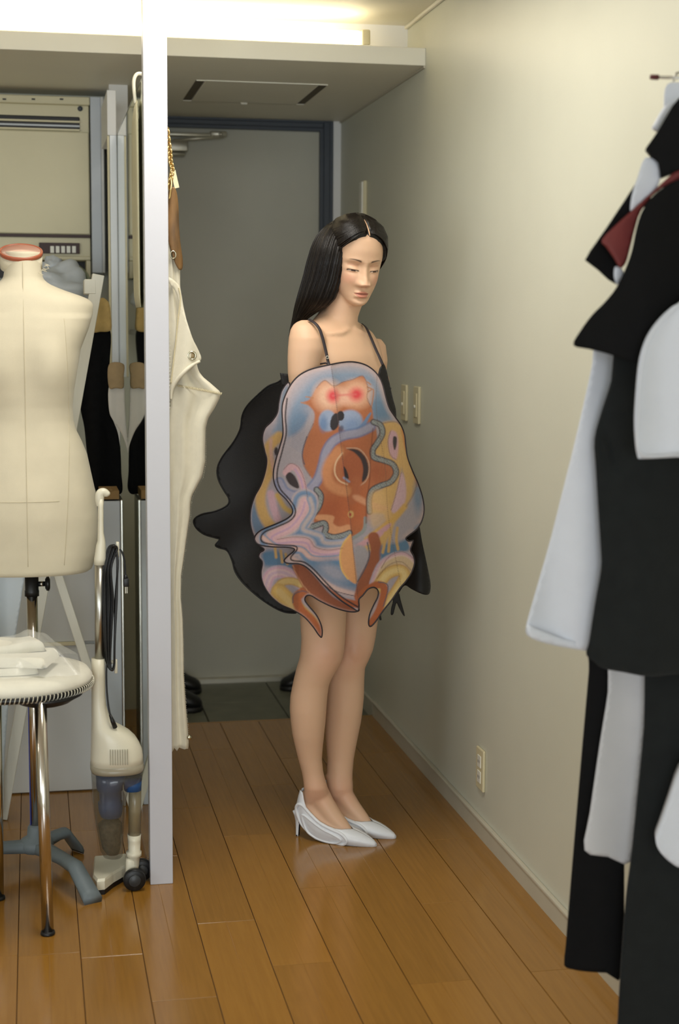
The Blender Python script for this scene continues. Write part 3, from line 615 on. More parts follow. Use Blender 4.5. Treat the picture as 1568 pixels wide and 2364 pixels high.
# --- white wooden folding easel behind the dress form
def beam(a, b, w, d, up=(0, 1, 0)):
    a, b = Vector(a), Vector(b); t = (b-a).normalized(); n_ = Vector(up); n_ = (n_-t*n_.dot(t)).normalized(); s = t.cross(n_)
    V = [p+s*(sx*w)+n_*(sy*d) for p in (a, b) for sx, sy in ((-1, -1), (1, -1), (1, 1), (-1, 1))]
    bm = bmesh.new(); vs = [bm.verts.new(v) for v in V]
    for f in ((0, 1, 2, 3), (7, 6, 5, 4), (0, 4, 5, 1), (1, 5, 6, 2), (2, 6, 7, 3), (3, 7, 4, 0)): bm.faces.new([vs[i] for i in f])
    bmesh.ops.bevel(bm, geom=bm.edges[:], offset=0.0015, segments=1, affect='EDGES'); bm.verts.index_update()
    r = [v.co.copy() for v in bm.verts], [[v.index for v in f.verts] for f in bm.faces]; bm.free(); return r
ez = thing('wooden_easel', 'white painted wooden easel frame crossing behind the dress form', 'easel', (0.0, 4.5, 0.0))
e_top, e_bot = atY(227, 634, 4.46), atZ(4, 1890, 0.0)
obj('easel_leg', *beam(e_bot+Vector((0, 0, 0.004)), e_top, 0.0165, 0.02), M['white_wood'], ez, smooth=False)
f_top, f_bot = atY(-70, 700, 4.52), atZ(312, 1880, 0.0)
obj('easel_leg', *beam(Vector((f_bot.x, f_bot.y, 0.006)), f_top, 0.0125, 0.010), M['white_wood'], ez, smooth=False)
tb = atY(203, 662, 4.48)
obj('top_block', *join(box(tb.x-0.012, tb.x+0.022, 4.44, 4.52, tb.z-0.022, tb.z+0.020, 0.003, 1)), M['white_wood'], ez, smooth=False)
obj('cross_bar', *beam(atY(-60, 1560, 4.50), atY(40, 1560, 4.50), 0.012, 0.010), M['white_wood'], ez, smooth=False)

# --- cabinet behind
cb = thing('cabinet', 'low white cabinet with two stacked doors behind the dress form', 'cabinet', (-0.2, 4.86, 0.0))
zl = atY(100, 1486, 4.735).z
obj('carcass', *box(-0.55, 0.178, 4.745, 5.10, 0.0, 0.93, 0.002, 1), M['offwhite'], cb, smooth=False)
obj('door', *box(-0.55, 0.178, 4.732, 4.745, 0.004, zl-0.006, 0.0015, 1), M['offwhite'], cb, smooth=False)
obj('door', *box(-0.55, 0.178, 4.732, 4.745, zl+0.004, 0.93, 0.0015, 1), M['offwhite'], cb, smooth=False)
obj('shelf_edge', *box(-0.55, 0.125, 4.722, 4.745, zl-0.006, zl+0.004, 0.001, 1), M['plate'], cb, smooth=False)
# tall narrow box unit by the mirror
tb_t = thing('storage_unit', 'narrow tall pale unit standing between vacuum cleaner and mirror', 'cabinet', (0.215, 4.62, 0.0))
ztop = atY(262, 1157, 4.56).z
obj('side_panel', *box(0.185, 0.246, 4.56, 4.72, 0.0, ztop, 0.002, 1), M['palegrey'], tb_t, smooth=False)
obj('front_edge', *box(0.2462, 0.254, 4.555, 4.72, 0.0, ztop+0.004, 0.002, 1), M['steel'], tb_t, smooth=False)
bx = thing('cardboard_box', 'small brown cardboard box on top of the narrow pale unit', 'box', (0.215, 4.62, ztop+0.0045))
M['card'] = mat('brown_card', (150, 120, 78), 0.85, var=0.08, vscale=25)
obj('box_body', *box(0.190, 0.244, 4.565, 4.70, ztop+0.0045, ztop+0.030, 0.001, 1), M['card'], bx, smooth=False)
obj('box_flap', *box(0.195, 0.225, 4.562, 4.66, ztop+0.030, ztop+0.033, 0.0008, 1), M['card'], bx, smooth=False)

# --- hanging black skirt with tan waist
M['black_cloth'] = mat('black_wool', (13, 13, 14), 0.95, var=0.2, vscale=60, bump=0.3, bscale=500, spec=0.2)
M['tan_cloth'] = mat('tan_cloth', (176, 148, 92), 0.9, var=0.15, vscale=30, bump=0.4, bscale=60)
def hang_sheet(outline, Y, thick, amp=0.006, freq=60, ph=0.0, spacing=6, tilt=0.0):
    yc = np.mean([p[1] for p in outline]); xc = np.mean([p[0] for p in outline])
    def f(u, v, t):
        p = atY(u, v, Y); k = freq
        yy = Y + t + tilt*(u-xc)/100 + amp*math.sin(p.x*k+ph)*min(1, 0.4+abs(v-outline[0][1])/300)
        p = atY(u, v, Y); return Vector((p.x, yy, p.z))
    V, F, UV = sheet(outline, spacing, f, thick, 5)
    return V, F
sk = thing('hanging_skirt', 'long black skirt with tan waist hanging beside the mirror', 'garment', (atY(235, 1130, 4.80).x, 4.82, atY(235, 1130, 4.80).z))
obj('skirt_body', *hang_sheet([(214, 758), (254, 760), (253, 850), (252, 944), (262, 972), (272, 1000), (278, 1040), (280, 1090), (281, 1137), (250, 1140), (222, 1135), (204, 1060), (196, 990), (186, 930), (196, 840)], 4.80, 0.05, 0.008, 90), M['black_cloth'], sk)
obj('waist', *hang_sheet([(214, 700), (230, 690), (240, 688), (252, 700), (256, 730), (256, 762), (232, 766), (212, 762)], 4.79, 0.06, 0.008, 120), M['tan_cloth'], sk)

# --- paper sheet with kraft band hung against the mirror
M['paper'] = mat('white_tissue', (206, 200, 190), 0.8, var=0.03, vscale=14)
M['kraft'] = mat('kraft_tape', (158, 134, 98), 0.8, var=0.12, vscale=30)
pp = thing('paper_bundle', 'white paper bundle with brown tape band hanging against the mirror', 'paper', (0.255, 4.72, atY(270, 1300, 4.70).z))
obj('paper_sheet', *hang_sheet([(253, 890), (284, 890), (288, 930), (291, 975), (296, 1020), (303, 1060), (306, 1120), (308, 1190), (306, 1260), (299, 1300), (300, 1200), (300, 1100), (294, 1040), (280, 1000), (262, 972), (252, 946)], 4.66, 0.012, 0.003, 160, spacing=4), M['paper'], pp)
obj('tape_band', *hang_sheet([(252, 842), (285, 840), (286, 868), (285, 895), (268, 896), (252, 894)], 4.65, 0.02, 0.003, 120, spacing=4), M['kraft'], pp)
# --- crumpled white bag on the cabinet under the air conditioner
wb_t = atY(150, 650, 5.2)
def blob(cx, cy, cz, rx, ry, rz, amp, seed_, n=40, m=26, zmin=None):
    rng = np.random.RandomState(seed_); K = rng.randn(6, 3)*3.2; P_ = rng.rand(6)*6.28; rings_ = []
    for i in range(m):
        th = math.pi*(0.02+0.96*i/(m-1)); ring = []
        for j in range(n):
            ph = 2*math.pi*j/n; d = np.array((math.sin(th)*math.cos(ph), math.sin(th)*math.sin(ph), math.cos(th)))
            k = 1+amp*sum(abs(math.sin(float(K[q]@d)+P_[q]))-0.5 for q in range(6))/2.4
            z = cz+rz*d[2]*k
            if zmin is not None: z = max(z, zmin)
            ring.append((cx+rx*d[0]*k, cy+ry*d[1]*k, z))
        rings_.append(ring)
    return loft(rings_)
M['white_bag'] = mat('white_plastic_bag', (206, 212, 218), 0.35, var=0.03, vscale=20, bump=0.5, bscale=50)
shelf_z = atY(150, 760, 5.3).z
sh = obj('wall_shelf', *box(-0.60, 0.20, 5.12, 5.74, shelf_z-0.018, shelf_z, 0.002, 1), M['offwhite'], smooth=False, label='plain white shelf board under the air conditioner behind the dress form', cat='shelf')
pb = thing('plastic_sack', 'crumpled white plastic sack under the air conditioner', 'bag', (0.10, 5.35, shelf_z))
obj('sack_body', *blob(0.09, 5.36, shelf_z+0.10, 0.105, 0.11, 0.118, 0.35, 5, zmin=shelf_z+0.0005), M['white_bag'], pb)
obj('sack_knot', *blob(0.075, 5.36, shelf_z+0.205, 0.03, 0.03, 0.028, 0.5, 9, 20, 14), M['white_bag'], pb)
obj('green_handle', *tube(cat_rom([(0.16, 5.34, shelf_z+0.205), (0.185, 5.33, shelf_z+0.18), (0.20, 5.33, shelf_z+0.13)], 6), 0.010, 8, flat=0.4), mat('dull_green', (120, 124, 96), 0.6, var=0.1), pb)
# pale plastic sheet hanging at the far left
M['bluefilm2'] = mat('pale_blue_sheet', (212, 222, 228), 0.35, var=0.03, vscale=9)
obj('plastic_sheet', *hang_sheet([(-60, 1290), (56, 1290), (52, 1360), (40, 1440), (30, 1520), (22, 1600), (14, 1700), (8, 1800), (2, 1880), (-60, 1880)], 4.42, 0.004, 0.012, 60), M['bluefilm2'], label='pale blue white sheet hanging behind the dress form pole', cat='sheet')

# --- cream garment bag hooked over the top of the partition, on the mirror side
M['garment_bag'] = mat('cream_garment_bag', (196, 190, 158), 0.55, var=0.06, vscale=12, alpha=0.96)
gb = thing('garment_bag', 'narrow cream garment bag hooked over the partition beside the post', 'garment bag', (0.262, 4.05, 1.45))
obj('bag_body', *loft([[(0.2735-w*0.5+math.cos(t)*w*0.5, 4.05+math.sin(t)*d, z) for t in np.linspace(0, 2*math.pi, 20, endpoint=False)] for z, w, d in ((1.985, 0.004, 0.02), (1.97, 0.010, 0.05), (1.93, 0.014, 0.085), (1.80, 0.015, 0.10), (1.62, 0.014, 0.10), (1.50, 0.012, 0.095), (1.47, 0.006, 0.09))]), M['garment_bag'], gb)
obj('hook_loop', *tube(cat_rom([(0.268, 4.05, 1.98), (0.264, 4.05, 2.03), (0.272, 4.05, 2.052), (0.29, 4.05, 2.052), (0.305, 4.05, 2.042), (0.312, 4.05, 2.038)], 6), 0.0045, 8), M['cream'], gb)

# --- shoes in the entry
def low_shoe(name, label, toe, heel, h=0.075, w=0.042):
    a, b = Vector(heel), Vector(toe); d = (b-a); L = d.length; d.normalize(); s = Vector((-d.y, d.x, 0)); z0 = a.z; rr = []
    t_ = thing(name, label, 'shoe', (a+b)/2)
    for t, wk, hk in ((0, 0.35, 0.6), (0.04, 0.65, 0.95), (0.12, 0.8, 1.0), (0.3, 0.82, 0.98), (0.42, 0.85, 0.92), (0.55, 0.95, 0.72), (0.7, 1.0, 0.55), (0.85, 0.9, 0.45), (0.95, 0.6, 0.34), (1.0, 0.25, 0.22)):
        p = a+d*(L*t); ring = []
        for j in range(16):
            an = 2*math.pi*j/16; ring.append(p+s*(w*wk*math.cos(an))+Vector((0, 0, 0.014+h*hk*(0.5+0.5*math.sin(an)))))
        rr.append(ring)
    obj('shoe_upper', *loft(rr), M['black'], t_)
    sole = [[a+d*(L*t)+s*(w*wk*1.04*q)+Vector((0, 0, z)) for q, z in ((-1, 0.0), (1, 0.0), (1, 0.018), (-1, 0.018))] for t, wk in ((-0.01, 0.5), (0.12, 0.82), (0.4, 0.84), (0.7, 1.0), (0.9, 0.8), (1.01, 0.3))]
    obj('shoe_sole', *loft(sole), M['dark'], t_)
    return t_
GZ = -0.0155
low_shoe('black_shoe', 'dark shoe on the entry tiles beside the coat hem, nearer the wooden floor', (0.605, 5.74, GZ), (0.45, 5.80, GZ), 0.10, 0.05)
low_shoe('black_shoe', 'dark shoe on the entry tiles behind the coat, nearer the door', (0.632, 6.03, GZ), (0.47, 6.09, GZ), 0.10, 0.05)
low_shoe('black_shoe', 'dark shoe on the entry tiles behind the woman\'s knee', (0.956, 6.02, GZ), (1.11, 6.08, GZ), 0.08, 0.045)
# ------------------------------------------------------------------ off-white coat, chain strap and leather piece on the entry side of the partition
M['coat'] = mat('offwhite_denim', (218, 211, 190), 0.88, var=0.03, vscale=40, bump=0.30, bscale=900, sheen=0.2)
M['coat_dark'] = mat('denim_shade_side', (206, 199, 178), 0.9, var=0.04, vscale=40, bump=0.30, bscale=900)
M['thread'] = mat('cream_thread', (208, 196, 160), 0.7, var=0.05)
M['gold'] = mat('pale_gold', (206, 178, 120), 0.25, 1.0, var=0.05)
M['brass'] = mat('nickel_eyelet', (190, 184, 160), 0.22, 1.0, var=0.04)
M['suede'] = mat('brown_leather', (112, 82, 46), 0.6, var=0.5, vscale=22, bump=0.3, bscale=80, stretch=(2, 2, 0.5))
CY = 3.955
ct = thing('hanging_coat', 'off-white raw denim coat hanging on the entry side of the partition', 'coat', (0.39, 4.1, atY(430, 1722, CY).z))
edge = [(399, 560), (410, 590), (417, 622), (417, 662), (425, 710), (434, 750), (444, 785), (452, 815), (456, 845), (460, 858), (470, 871), (486, 884), (511, 906), (508, 920), (496, 944), (482, 966), (476, 990), (475, 1030), (475, 1068), (469, 1100), (456, 1125), (445, 1145), (441, 1165), (440, 1190), (434, 1230), (426, 1285), (419, 1330), (418, 1380), (422, 1430), (424, 1490), (425, 1560), (430, 1630), (435, 1690), (437, 1716)]
ey = np.array([e[1] for e in edge], float); ex = np.array([e[0] for e in edge], float)
rr = []
for py in np.linspace(560, 1716, 190):
    px = float(np.interp(py, ey, ex)); z = atY(px, py, CY).z; X1 = atY(px, py, CY).x; X0 = 0.3345
    w = X1-X0; ring = []
    k = 0.5+0.5*math.sin(py*0.013)
    f1 = 0.007*math.sin(py*0.006+1.0); 
    # front face facing the camera with two soft folds, then the outer edge, then back along the partition
    front = [(0.0, 0.000), (0.10, -0.004), (0.22, 0.010+f1), (0.34, -0.006), (0.48, 0.006-f1), (0.62, 0.018), (0.74, 0.010+f1*0.6), (0.86, 0.006), (0.94, 0.010), (1.0, 0.022), (0.985, 0.040), (0.93, 0.075), (0.82, 0.12), (0.70, 0.18), (0.62, 0.26), (0.5, 0.33), (0.25, 0.38), (0.0, 0.39)]
    for a, b in front: ring.append((X0+w*a, CY-0.012+b+0.004*math.sin(a*9+py*0.01), z))
    rr.append(ring)
# jagged hem
hem = rr[-1]; rr.append([(p[0], p[1], p[2]-(0.006+0.010*abs(math.sin(i*1.7)))) for i, p in enumerate(hem)])
coat_b = obj('coat_body', *loft(rr), M['coat'], ct)
# lapel that folds over, with its eyelet
def cs(u, v, t, Y=CY-0.030, amp=0.006):
    p = atY(u, v, Y); return Vector((p.x, Y+t+amp*math.sin(u*0.09+v*0.012), p.z))
lap = obj('lapel', *sheet([(389, 640), (405, 650), (416, 664), (421, 700), (431, 740), (444, 780), (456, 803), (465, 824), (462, 834), (448, 842), (430, 856), (413, 874), (402, 890), (396, 912), (392, 905), (392, 880), (397, 850), (402, 812), (407, 770), (411, 730), (414, 700), (405, 672), (389, 652)], 5, lambda u, v, t: cs(u, v, t), 0.004, 4)[:2], M['coat'], ct)
p = atY(443, 821, CY-0.034)
obj('eyelet', *torus((p.x, CY-0.034, p.z), 0.0096, 0.0026, 'Y', 28, 8), M['brass'], lap)
obj('eyelet_hole', *lathe([(0.001, 0.0), (0.0075, 0.0), (0.0075, 0.003), (0.001, 0.003)], 20, (p.x, CY-0.034, p.z), axis='Y'), mat('eyelet_inside', (150, 132, 98), 0.6, var=0.05), lap)
obj('lapel_edge', *tube([cs(u, v, -0.002) for u, v in cat_rom([(413, 664), (417, 690), (411, 740), (406, 790), (400, 840), (395, 885)], 8)], 0.0016, 6), M['thread'], lap)
obj('curled_hem', *tube([cs(u, v, -0.003) for u, v in cat_rom([(462, 834), (445, 842), (425, 858), (408, 878), (397, 900), (395, 922)], 8)], [0.003+0.002*math.sin(i/40*3.14) for i in range(41)], 8), M['coat'], lap)
# overlocked seam across the flap, zip teeth behind the lapel
st_o = []
for i in range(90):
    t = i/89; u = 410+(512-410)*t; v = 889+(909-889)*t; st_o.append(atY(u+1.6*math.sin(i*2.1), v+3.2*math.cos(i*2.1), CY-0.020+0.012*t))
obj('overlock_seam', *tube(st_o, 0.0013, 5), M['thread'], ct)
zp = thing_teeth = []
V, F = [], []
for i in range(46):
    v = 760+i*4.2; p = atY(389.5+(i % 2)*1.6, v, CY-0.022); V2, F2 = box(p.x-0.0018, p.x+0.0018, CY-0.026, CY-0.018, p.z-0.0014, p.z+0.0014); n0 = len(V); V += V2; F += [[k+n0 for k in f] for f in F2]
zo = obj('zip_teeth', V, F, M['alu'], ct, smooth=False); zo['kind'] = 'stuff'
V, F = [], []
for i in range(150):
    v = 980+i*4.8; px = float(np.interp(v, ey, ex)); p = atY(px, v, CY+0.01); q = atY(px+0.6+1.2*random.random(), v+4*random.random(), CY+0.01)
    V2, F2 = tube([p, q], 0.0004, 4); n0 = len(V); V += V2; F += [[k+n0 for k in f] for f in F2]
fo = obj('frayed_edge', V, F, M['coat'], ct); fo['kind'] = 'stuff'
pk = atY(437, 1700, CY)
obj('hem_button', *lathe([(0.001, -0.003), (0.005, -0.003), (0.0065, 0.0), (0.001, 0.0)], 16, (pk.x-0.001, CY-0.012, pk.z), axis='Y'), M['brass'], ct)

# chain strap with tag
ch = thing('gold_chain', 'pale gold curb chain strap hanging beside the white post', 'chain', (0.352, 3.95, atY(395, 440, 3.95).z))
cp_ = [(386, 296), (388, 318), (391, 340), (393, 358), (394, 374), (398, 388), (396, 404), (393, 420), (391, 436)]
P3 = cat_rom([tuple(atY(u, v, 3.945)) for u, v in cp_], 3)
for i in range(0, len(P3)-1):
    a, b = Vector(P3[i]), Vector(P3[i+1]); c = (a+b)/2; d = (b-a).normalized(); L = (b-a).length*0.86; s = d.orthogonal().normalized() if i % 2 else d.cross(d.orthogonal()).normalized()
    s = (Vector((0.8, -0.6, 0)) if i % 2 else Vector((0.75, 0.66, 0.1))); s = (s-d*s.dot(d)).normalized()
    obj('chain_link', *tube([c+d*(L*math.cos(t))+s*(0.0056*math.sin(t)) for t in np.linspace(0, 2*math.pi, 14, endpoint=False)], 0.0020, 6, closed=True), M['gold'], ch)
ta = atY(404, 414, 3.945)
tgR = Matrix.Rotation(-0.22, 4, 'Y')
tg = thing('paper_tag', 'small cream swing tag hanging on the gold chain', 'tag', (ta.x, 3.945, ta.z-0.02))
obj('tag_card', *box(ta.x-0.006, ta.x+0.006, 3.943, 3.946, ta.z-0.022, ta.z+0.022, 0.0005, 1, rot=tgR), M['plate'], tg, smooth=False)
obj('tag_string', *tube([(ta.x-0.004, 3.944, ta.z+0.02), (ta.x-0.010, 3.944, ta.z+0.034)], 0.0008, 5), M['thread'], tg)
# brown leather piece
lt = thing('leather_strap', 'brown worn leather strap hanging under the gold chain', 'strap', (0.365, 3.95, atY(420, 622, 3.94).z))
def ls(u, v, t): p = atY(u, v, 3.938); return Vector((p.x, 3.938+t+0.010*((u-400)/20)**2+0.004*math.sin(v*0.03), p.z))
lsv = sheet([(387, 456), (393, 436), (402, 432), (409, 446), (413, 476), (414, 520), (417, 560), (423, 600), (422, 620), (414, 622), (404, 606), (396, 582), (389, 556), (386, 520)], 4, ls, 0.006, 4)
obj('strap_body', *lsv[:2], M['suede'], lt)
obj('strap_end', *tube(cat_rom([(atY(391, 460, 3.93)), (atY(394, 440, 3.93)), (atY(396, 424, 3.935)), (atY(394, 410, 3.94))], 5), 0.0024, 7), M['gold'], lt)
pb_ = atY(400, 588, 3.93)
obj('strap_buckle', *torus((pb_.x, 3.932, pb_.z), 0.0085, 0.0017, 'Y', 18, 6, 0.8, 1.1), M['brass'], lt)
# ------------------------------------------------------------------ the woman
pw = thing('person', 'woman in swirl-print balloon dress and white heels, looking down', 'person', (0.81, 4.15, 0.0))
SKIN = np.array(lin((216, 178, 147)))
def frame(deg): a = math.radians(deg); return Vector((math.sin(a), -math.cos(a), 0)), Vector((math.cos(a), math.sin(a), 0))   # facing, her left
TF, TL = frame(38)
def ring(c, w, d, f, l, n=28, e=2.0, up=0.0):
    o = []
    for j in range(n):
        t = 2*math.pi*j/n; a, b = math.cos(t), math.sin(t)
        o.append(Vector(c)+l*(abs(a)**(2/e)*math.copysign(w, a))+f*(abs(b)**(2/e)*math.copysign(d, b))+Vector((0, 0, up*a)))
    return o
def zof(py, Y=4.15): return atY(790, py, Y).z
parts = []
# torso (her right shoulder is the nearer one)
tc = Vector((0.812, 4.150, 0))
T = [  # z, half width, half depth, forward shift, exponent
    (0.790, 0.120, 0.095, 0.000, 2.2), (0.86, 0.158, 0.112, -0.004, 2.3), (0.93, 0.168, 0.112, -0.006, 2.3), (1.00, 0.155, 0.100, 0.0, 2.2), (1.08, 0.128, 0.086, 0.004, 2.2), (1.13, 0.120, 0.083, 0.004, 2.2),
    (1.20, 0.126, 0.090, 0.004, 2.3), (1.26, 0.138, 0.100, 0.006, 2.3), (1.31, 0.142, 0.100, 0.004, 2.3), (1.35, 0.140, 0.092, 0.000, 2.3), (1.385, 0.138, 0.078, -0.004, 2.3), (1.410, 0.128, 0.064, -0.008, 2.2), (1.428, 0.100, 0.052, -0.010, 2.0), (1.440, 0.070, 0.046, -0.010, 2.0), (1.450, 0.052, 0.044, -0.008, 2.0)]
parts.append(loft([ring(tc+TF*s+Vector((0, 0, z)), w, d, TF, TL, 40, e) for z, w, d, s, e in T]))
for s in (-1, 1):                                            # breasts
    c = tc+TF*0.072+TL*(s*0.062)+Vector((0, 0, 1.272)); rr = []
    for i in range(1, 12):
        th = math.pi*i/12; rr.append([c+TL*(0.052*math.sin(th)*math.cos(p))+TF*(0.040*math.sin(th)*math.sin(p))+Vector((0, 0, 0.052*math.cos(th))) for p in np.linspace(0, 2*math.pi, 18, endpoint=False)])
    parts.append(loft(rr))
# head
HF_yaw, HF_pitch, HF_roll, HS = math.radians(10.0), math.radians(15.0), math.radians(-2.2), 0.976
hf = Vector((math.sin(HF_yaw)*math.cos(HF_pitch), -math.cos(HF_yaw)*math.cos(HF_pitch), -math.sin(HF_pitch)))
hl = Vector((math.cos(HF_yaw), math.sin(HF_yaw), 0)); hu = hf.cross(hl)
if hu.z < 0: hu = -hu
hl, hu = hl*math.cos(HF_roll)+hu*math.sin(HF_roll), hu*math.cos(HF_roll)-hl*math.sin(HF_roll)
HC = Vector((0.8495, 4.12, 1.5945))
def hp(a, b, c): return HC+(hl*a+hu*b+hf*c)*HS
HB = np.array([-.107, -.102, -.094, -.083, -.072, -.058, -.035, -.01, .02, .05, .075, .095, .108, .1165])
HW = np.array([.013, .024, .034, .042, .049, .0560, .0620, .0665, .070, .071, .067, .055, .037, .012])
HFr = np.array([.066, .076, .082, .083, .083, .083, .082, .080, .0845, .083, .075, .056, .034, .008])
HBk = np.array([.042, .030, .014, -.008, -.028, -.048, -.066, -.082, -.092, -.094, -.088, -.072, -.050, -.020])
def head_ring(b, n=56):
    w, f_, k_ = (float(np.interp(b, HB, q)) for q in (HW, HFr, HBk)); c0 = (f_+k_)/2*0.55+0.0; o = []
    for j in range(n):
        t = 2*math.pi*j/n; x, y = math.cos(t), math.sin(t); e = 2.15
        yy = (f_-c0) if y > 0 else (c0-k_)
        o.append(hp(abs(x)**(2/e)*math.copysign(w, x), b, c0+abs(y)**(2/e)*math.copysign(yy, y)))
    return o
parts.append(loft([head_ring(b) for b in np.linspace(-.107, .1165, 60)]))
# neck
nb = tc+TF*(-0.006)+Vector((0, 0, 1.425)); nt_ = hp(0, -0.075, -0.004)
nk = []
for t in np.linspace(-0.1, 1.25, 16):
    c = nb.lerp(nt_, t); fl = max(0, 0.3-t); nk.append(ring(c, 0.048+0.075*fl*fl*3+0.002*t, 0.047+0.02*fl, TF, TL, 28))
parts.append(loft(nk))
for s in (-1, 1):                                            # trapezius slope to the shoulders
    rr = []
    for t in np.linspace(0, 1, 10):
        c = (nb+Vector((0, 0, 0.034))-TF*0.014).lerp(tc+TL*(s*0.135)-TF*0.008+Vector((0, 0, 1.384-(0.014 if s > 0 else 0))), t); c.z -= 0.010*math.sin(t*math.pi)
        r0 = 0.040*(1-t)+0.038*t; rr.append([c+TF*(r0*1.1*math.cos(p))+Vector((0, 0, r0*0.8*math.sin(p))) for p in np.linspace(0, 2*math.pi, 16, endpoint=False)])
    parts.append(loft(rr))
# collar bones
for s in (-1, 1):
    a = tc+TF*0.046+TL*(s*0.012)+Vector((0, 0, 1.417)); b = tc+TF*0.030+TL*(s*0.108)+Vector((0, 0, 1.404-(0.012 if s > 0 else 0)))
    parts.append(tube([a.lerp(b, t)+TF*(0.016*math.sin(t*3.1))+Vector((0, 0, -0.004*math.sin(t*3.1))) for t in np.linspace(0, 1, 8)], 0.0075, 10))
# arms: traced widths for the near one
def limb(rows_, f, l, n=24, e=2.0): return loft([ring(c, w, d, f, l, n, e) for c, w, d in rows_])
def near_arm():
    r = []
    for py, xl, xr, Y, d in ((739, 696, 714, 4.066, 0.012), (743, 686, 724, 4.065, 0.022), (750, 677, 735, 4.062, 0.033), (762, 670.5, 745, 4.058, 0.041), (780, 667, 752, 4.052, 0.046), (805, 665, 752, 4.048, 0.046), (830, 664, 744, 4.046, 0.043), (860, 664.5, 738, 4.045, 0.041), (900, 669, 737, 4.045, 0.039), (950, 676, 738, 4.048, 0.037), (1000, 684, 740, 4.052, 0.036), (1030, 690, 744, 4.052, 0.036)):
        a, b = atY(xl, py, Y), atY(xr, py, Y); c = (a+b)/2; r.append((c, (b-a).length/2, d))
    return r
na = near_arm(); parts.append(limb(na, Vector((0, -1, 0)), Vector((1, 0, 0))))
el = na[-1][0]
def taper(path, rad, n=14): return tube(path, rad, n)
def hand(wrist, direction, palm_n, s):
    d = Vector(direction).normalized(); nrm = Vector(palm_n); nrm = (nrm-d*nrm.dot(d)).normalized(); sd = d.cross(nrm)*s
    W = Vector(wrist); out = []
    out.append(loft([[W+d*t+sd*(w*math.cos(p))+nrm*(h_*math.sin(p)) for p in np.linspace(0, 2*math.pi, 16, endpoint=False)] for t, w, h_ in ((-0.01, 0.024, 0.018), (0.01, 0.028, 0.018), (0.04, 0.036, 0.016), (0.07, 0.038, 0.014), (0.085, 0.034, 0.012))]))
    for k, (o, L) in enumerate(((0.028, 0.062), (0.010, 0.072), (-0.009, 0.068), (-0.027, 0.054))):
        b = W+d*0.078+sd*o; out.append(tube([b, b+d*(L*0.45)+nrm*0.004, b+d*(L*0.75)+nrm*0.014, b+d*(L*0.92)+nrm*0.026], [0.0088, 0.0082, 0.0075, 0.0062], 10))
    b = W+d*0.022+sd*0.026; out.append(tube([b, b+d*0.022+sd*0.020+nrm*0.006, b+d*0.045+sd*0.026+nrm*0.014, b+d*0.06+sd*0.024+nrm*0.02], [0.012, 0.0105, 0.009, 0.007], 10))
    return out
wr = Vector((0.760, 4.035, 0.955))
parts.append(taper([el+Vector((0, 0, 0.02)), el.lerp(wr, 0.3), el.lerp(wr, 0.65), wr], [0.035, 0.037, 0.030, 0.022]))
parts += hand(wr, (0.25, -0.05, -1), (0.6, 0.5, 0), 1)
sl = tc+TL*0.140+Vector((0, 0, 1.372)); el2 = tc+TL*0.205-TF*0.045+Vector((0, 0, 1.12)); wr2 = tc+TL*0.20+TF*0.01+Vector((0, 0, 0.93))
parts.append(taper([sl+Vector((0, 0, 0.020)), sl, sl+Vector((0.006, 0.004, -0.04)), sl.lerp(el2, 0.45), el2], [0.026, 0.040, 0.041, 0.036, 0.032], 18))
parts.append(taper([el2, el2.lerp(wr2, 0.35), el2.lerp(wr2, 0.7), wr2], [0.032, 0.034, 0.028, 0.021]))
parts += hand(wr2, (0.02, -0.08, -1), (-0.6, -0.6, 0), -1)
# legs: traced widths
LF, LL = frame(50)
def leg(rows_, ex):
    rr = []
    for py, xl, xr, Y, d in rows_:
        a, b = atY(xl, py, Y), atY(xr, py, Y); c = (a+b)/2; rr.append(ring(c, (b-a).length/2, d, Vector((0, -1, 0)), Vector((1, 0, 0)), 30, ex))
    return loft(rr)
parts.append(leg([(1180, 694, 808, 4.105, 0.085), (1280, 692, 806, 4.105, 0.078), (1360, 692, 801, 4.105, 0.070), (1436, 694, 798, 4.105, 0.062), (1475, 696.5, 796, 4.102, 0.058), (1501, 695, 794, 4.098, 0.056), (1522, 691.5, 790, 4.098, 0.055), (1541, 685.5, 780, 4.102, 0.054), (1566, 679.5, 765, 4.110, 0.053), (1580, 676.5, 759, 4.115, 0.053), (1608, 671, 755, 4.122, 0.055), (1637, 669.6, 753, 4.126, 0.055), (1666, 671.7, 751, 4.130, 0.052), (1695, 675.5, 748, 4.134, 0.047), (1723, 681.7, 745, 4.140, 0.041), (1752, 689, 743, 4.146, 0.036), (1781, 697, 746, 4.150, 0.034), (1797, 700, 750, 4.150, 0.034), (1816, 702, 756, 4.148, 0.035), (1834, 703, 760, 4.152, 0.029), (1846, 705, 756, 4.156, 0.021), (1854, 708, 748, 4.158, 0.012)], 2.1))
parts.append(leg([(1180, 778, 892, 4.215, 0.085), (1280, 778, 886, 4.215, 0.078), (1360, 777, 878, 4.215, 0.070), (1436, 776, 871, 4.212, 0.062), (1475, 773, 865.7, 4.208, 0.058), (1501, 768, 860, 4.205, 0.056), (1522, 764, 851, 4.205, 0.055), (1541, 760, 842, 4.207, 0.054), (1566, 756, 840.5, 4.212, 0.053), (1608, 754, 839.5, 4.218, 0.055), (1637, 753, 836.6, 4.220, 0.055), (1666, 752, 832.8, 4.222, 0.052), (1695, 752, 827, 4.222, 0.047), (1723, 754, 821.5, 4.222, 0.041), (1752, 756.5, 816.5, 4.222, 0.036), (1781, 755.5, 814, 4.220, 0.034), (1797, 754, 813.7, 4.218, 0.034), (1816, 756, 815, 4.214, 0.035), (1834, 759, 814, 4.212, 0.029), (1846, 761, 810, 4.216, 0.021), (1854, 764, 802, 4.218, 0.012)], 2.1))
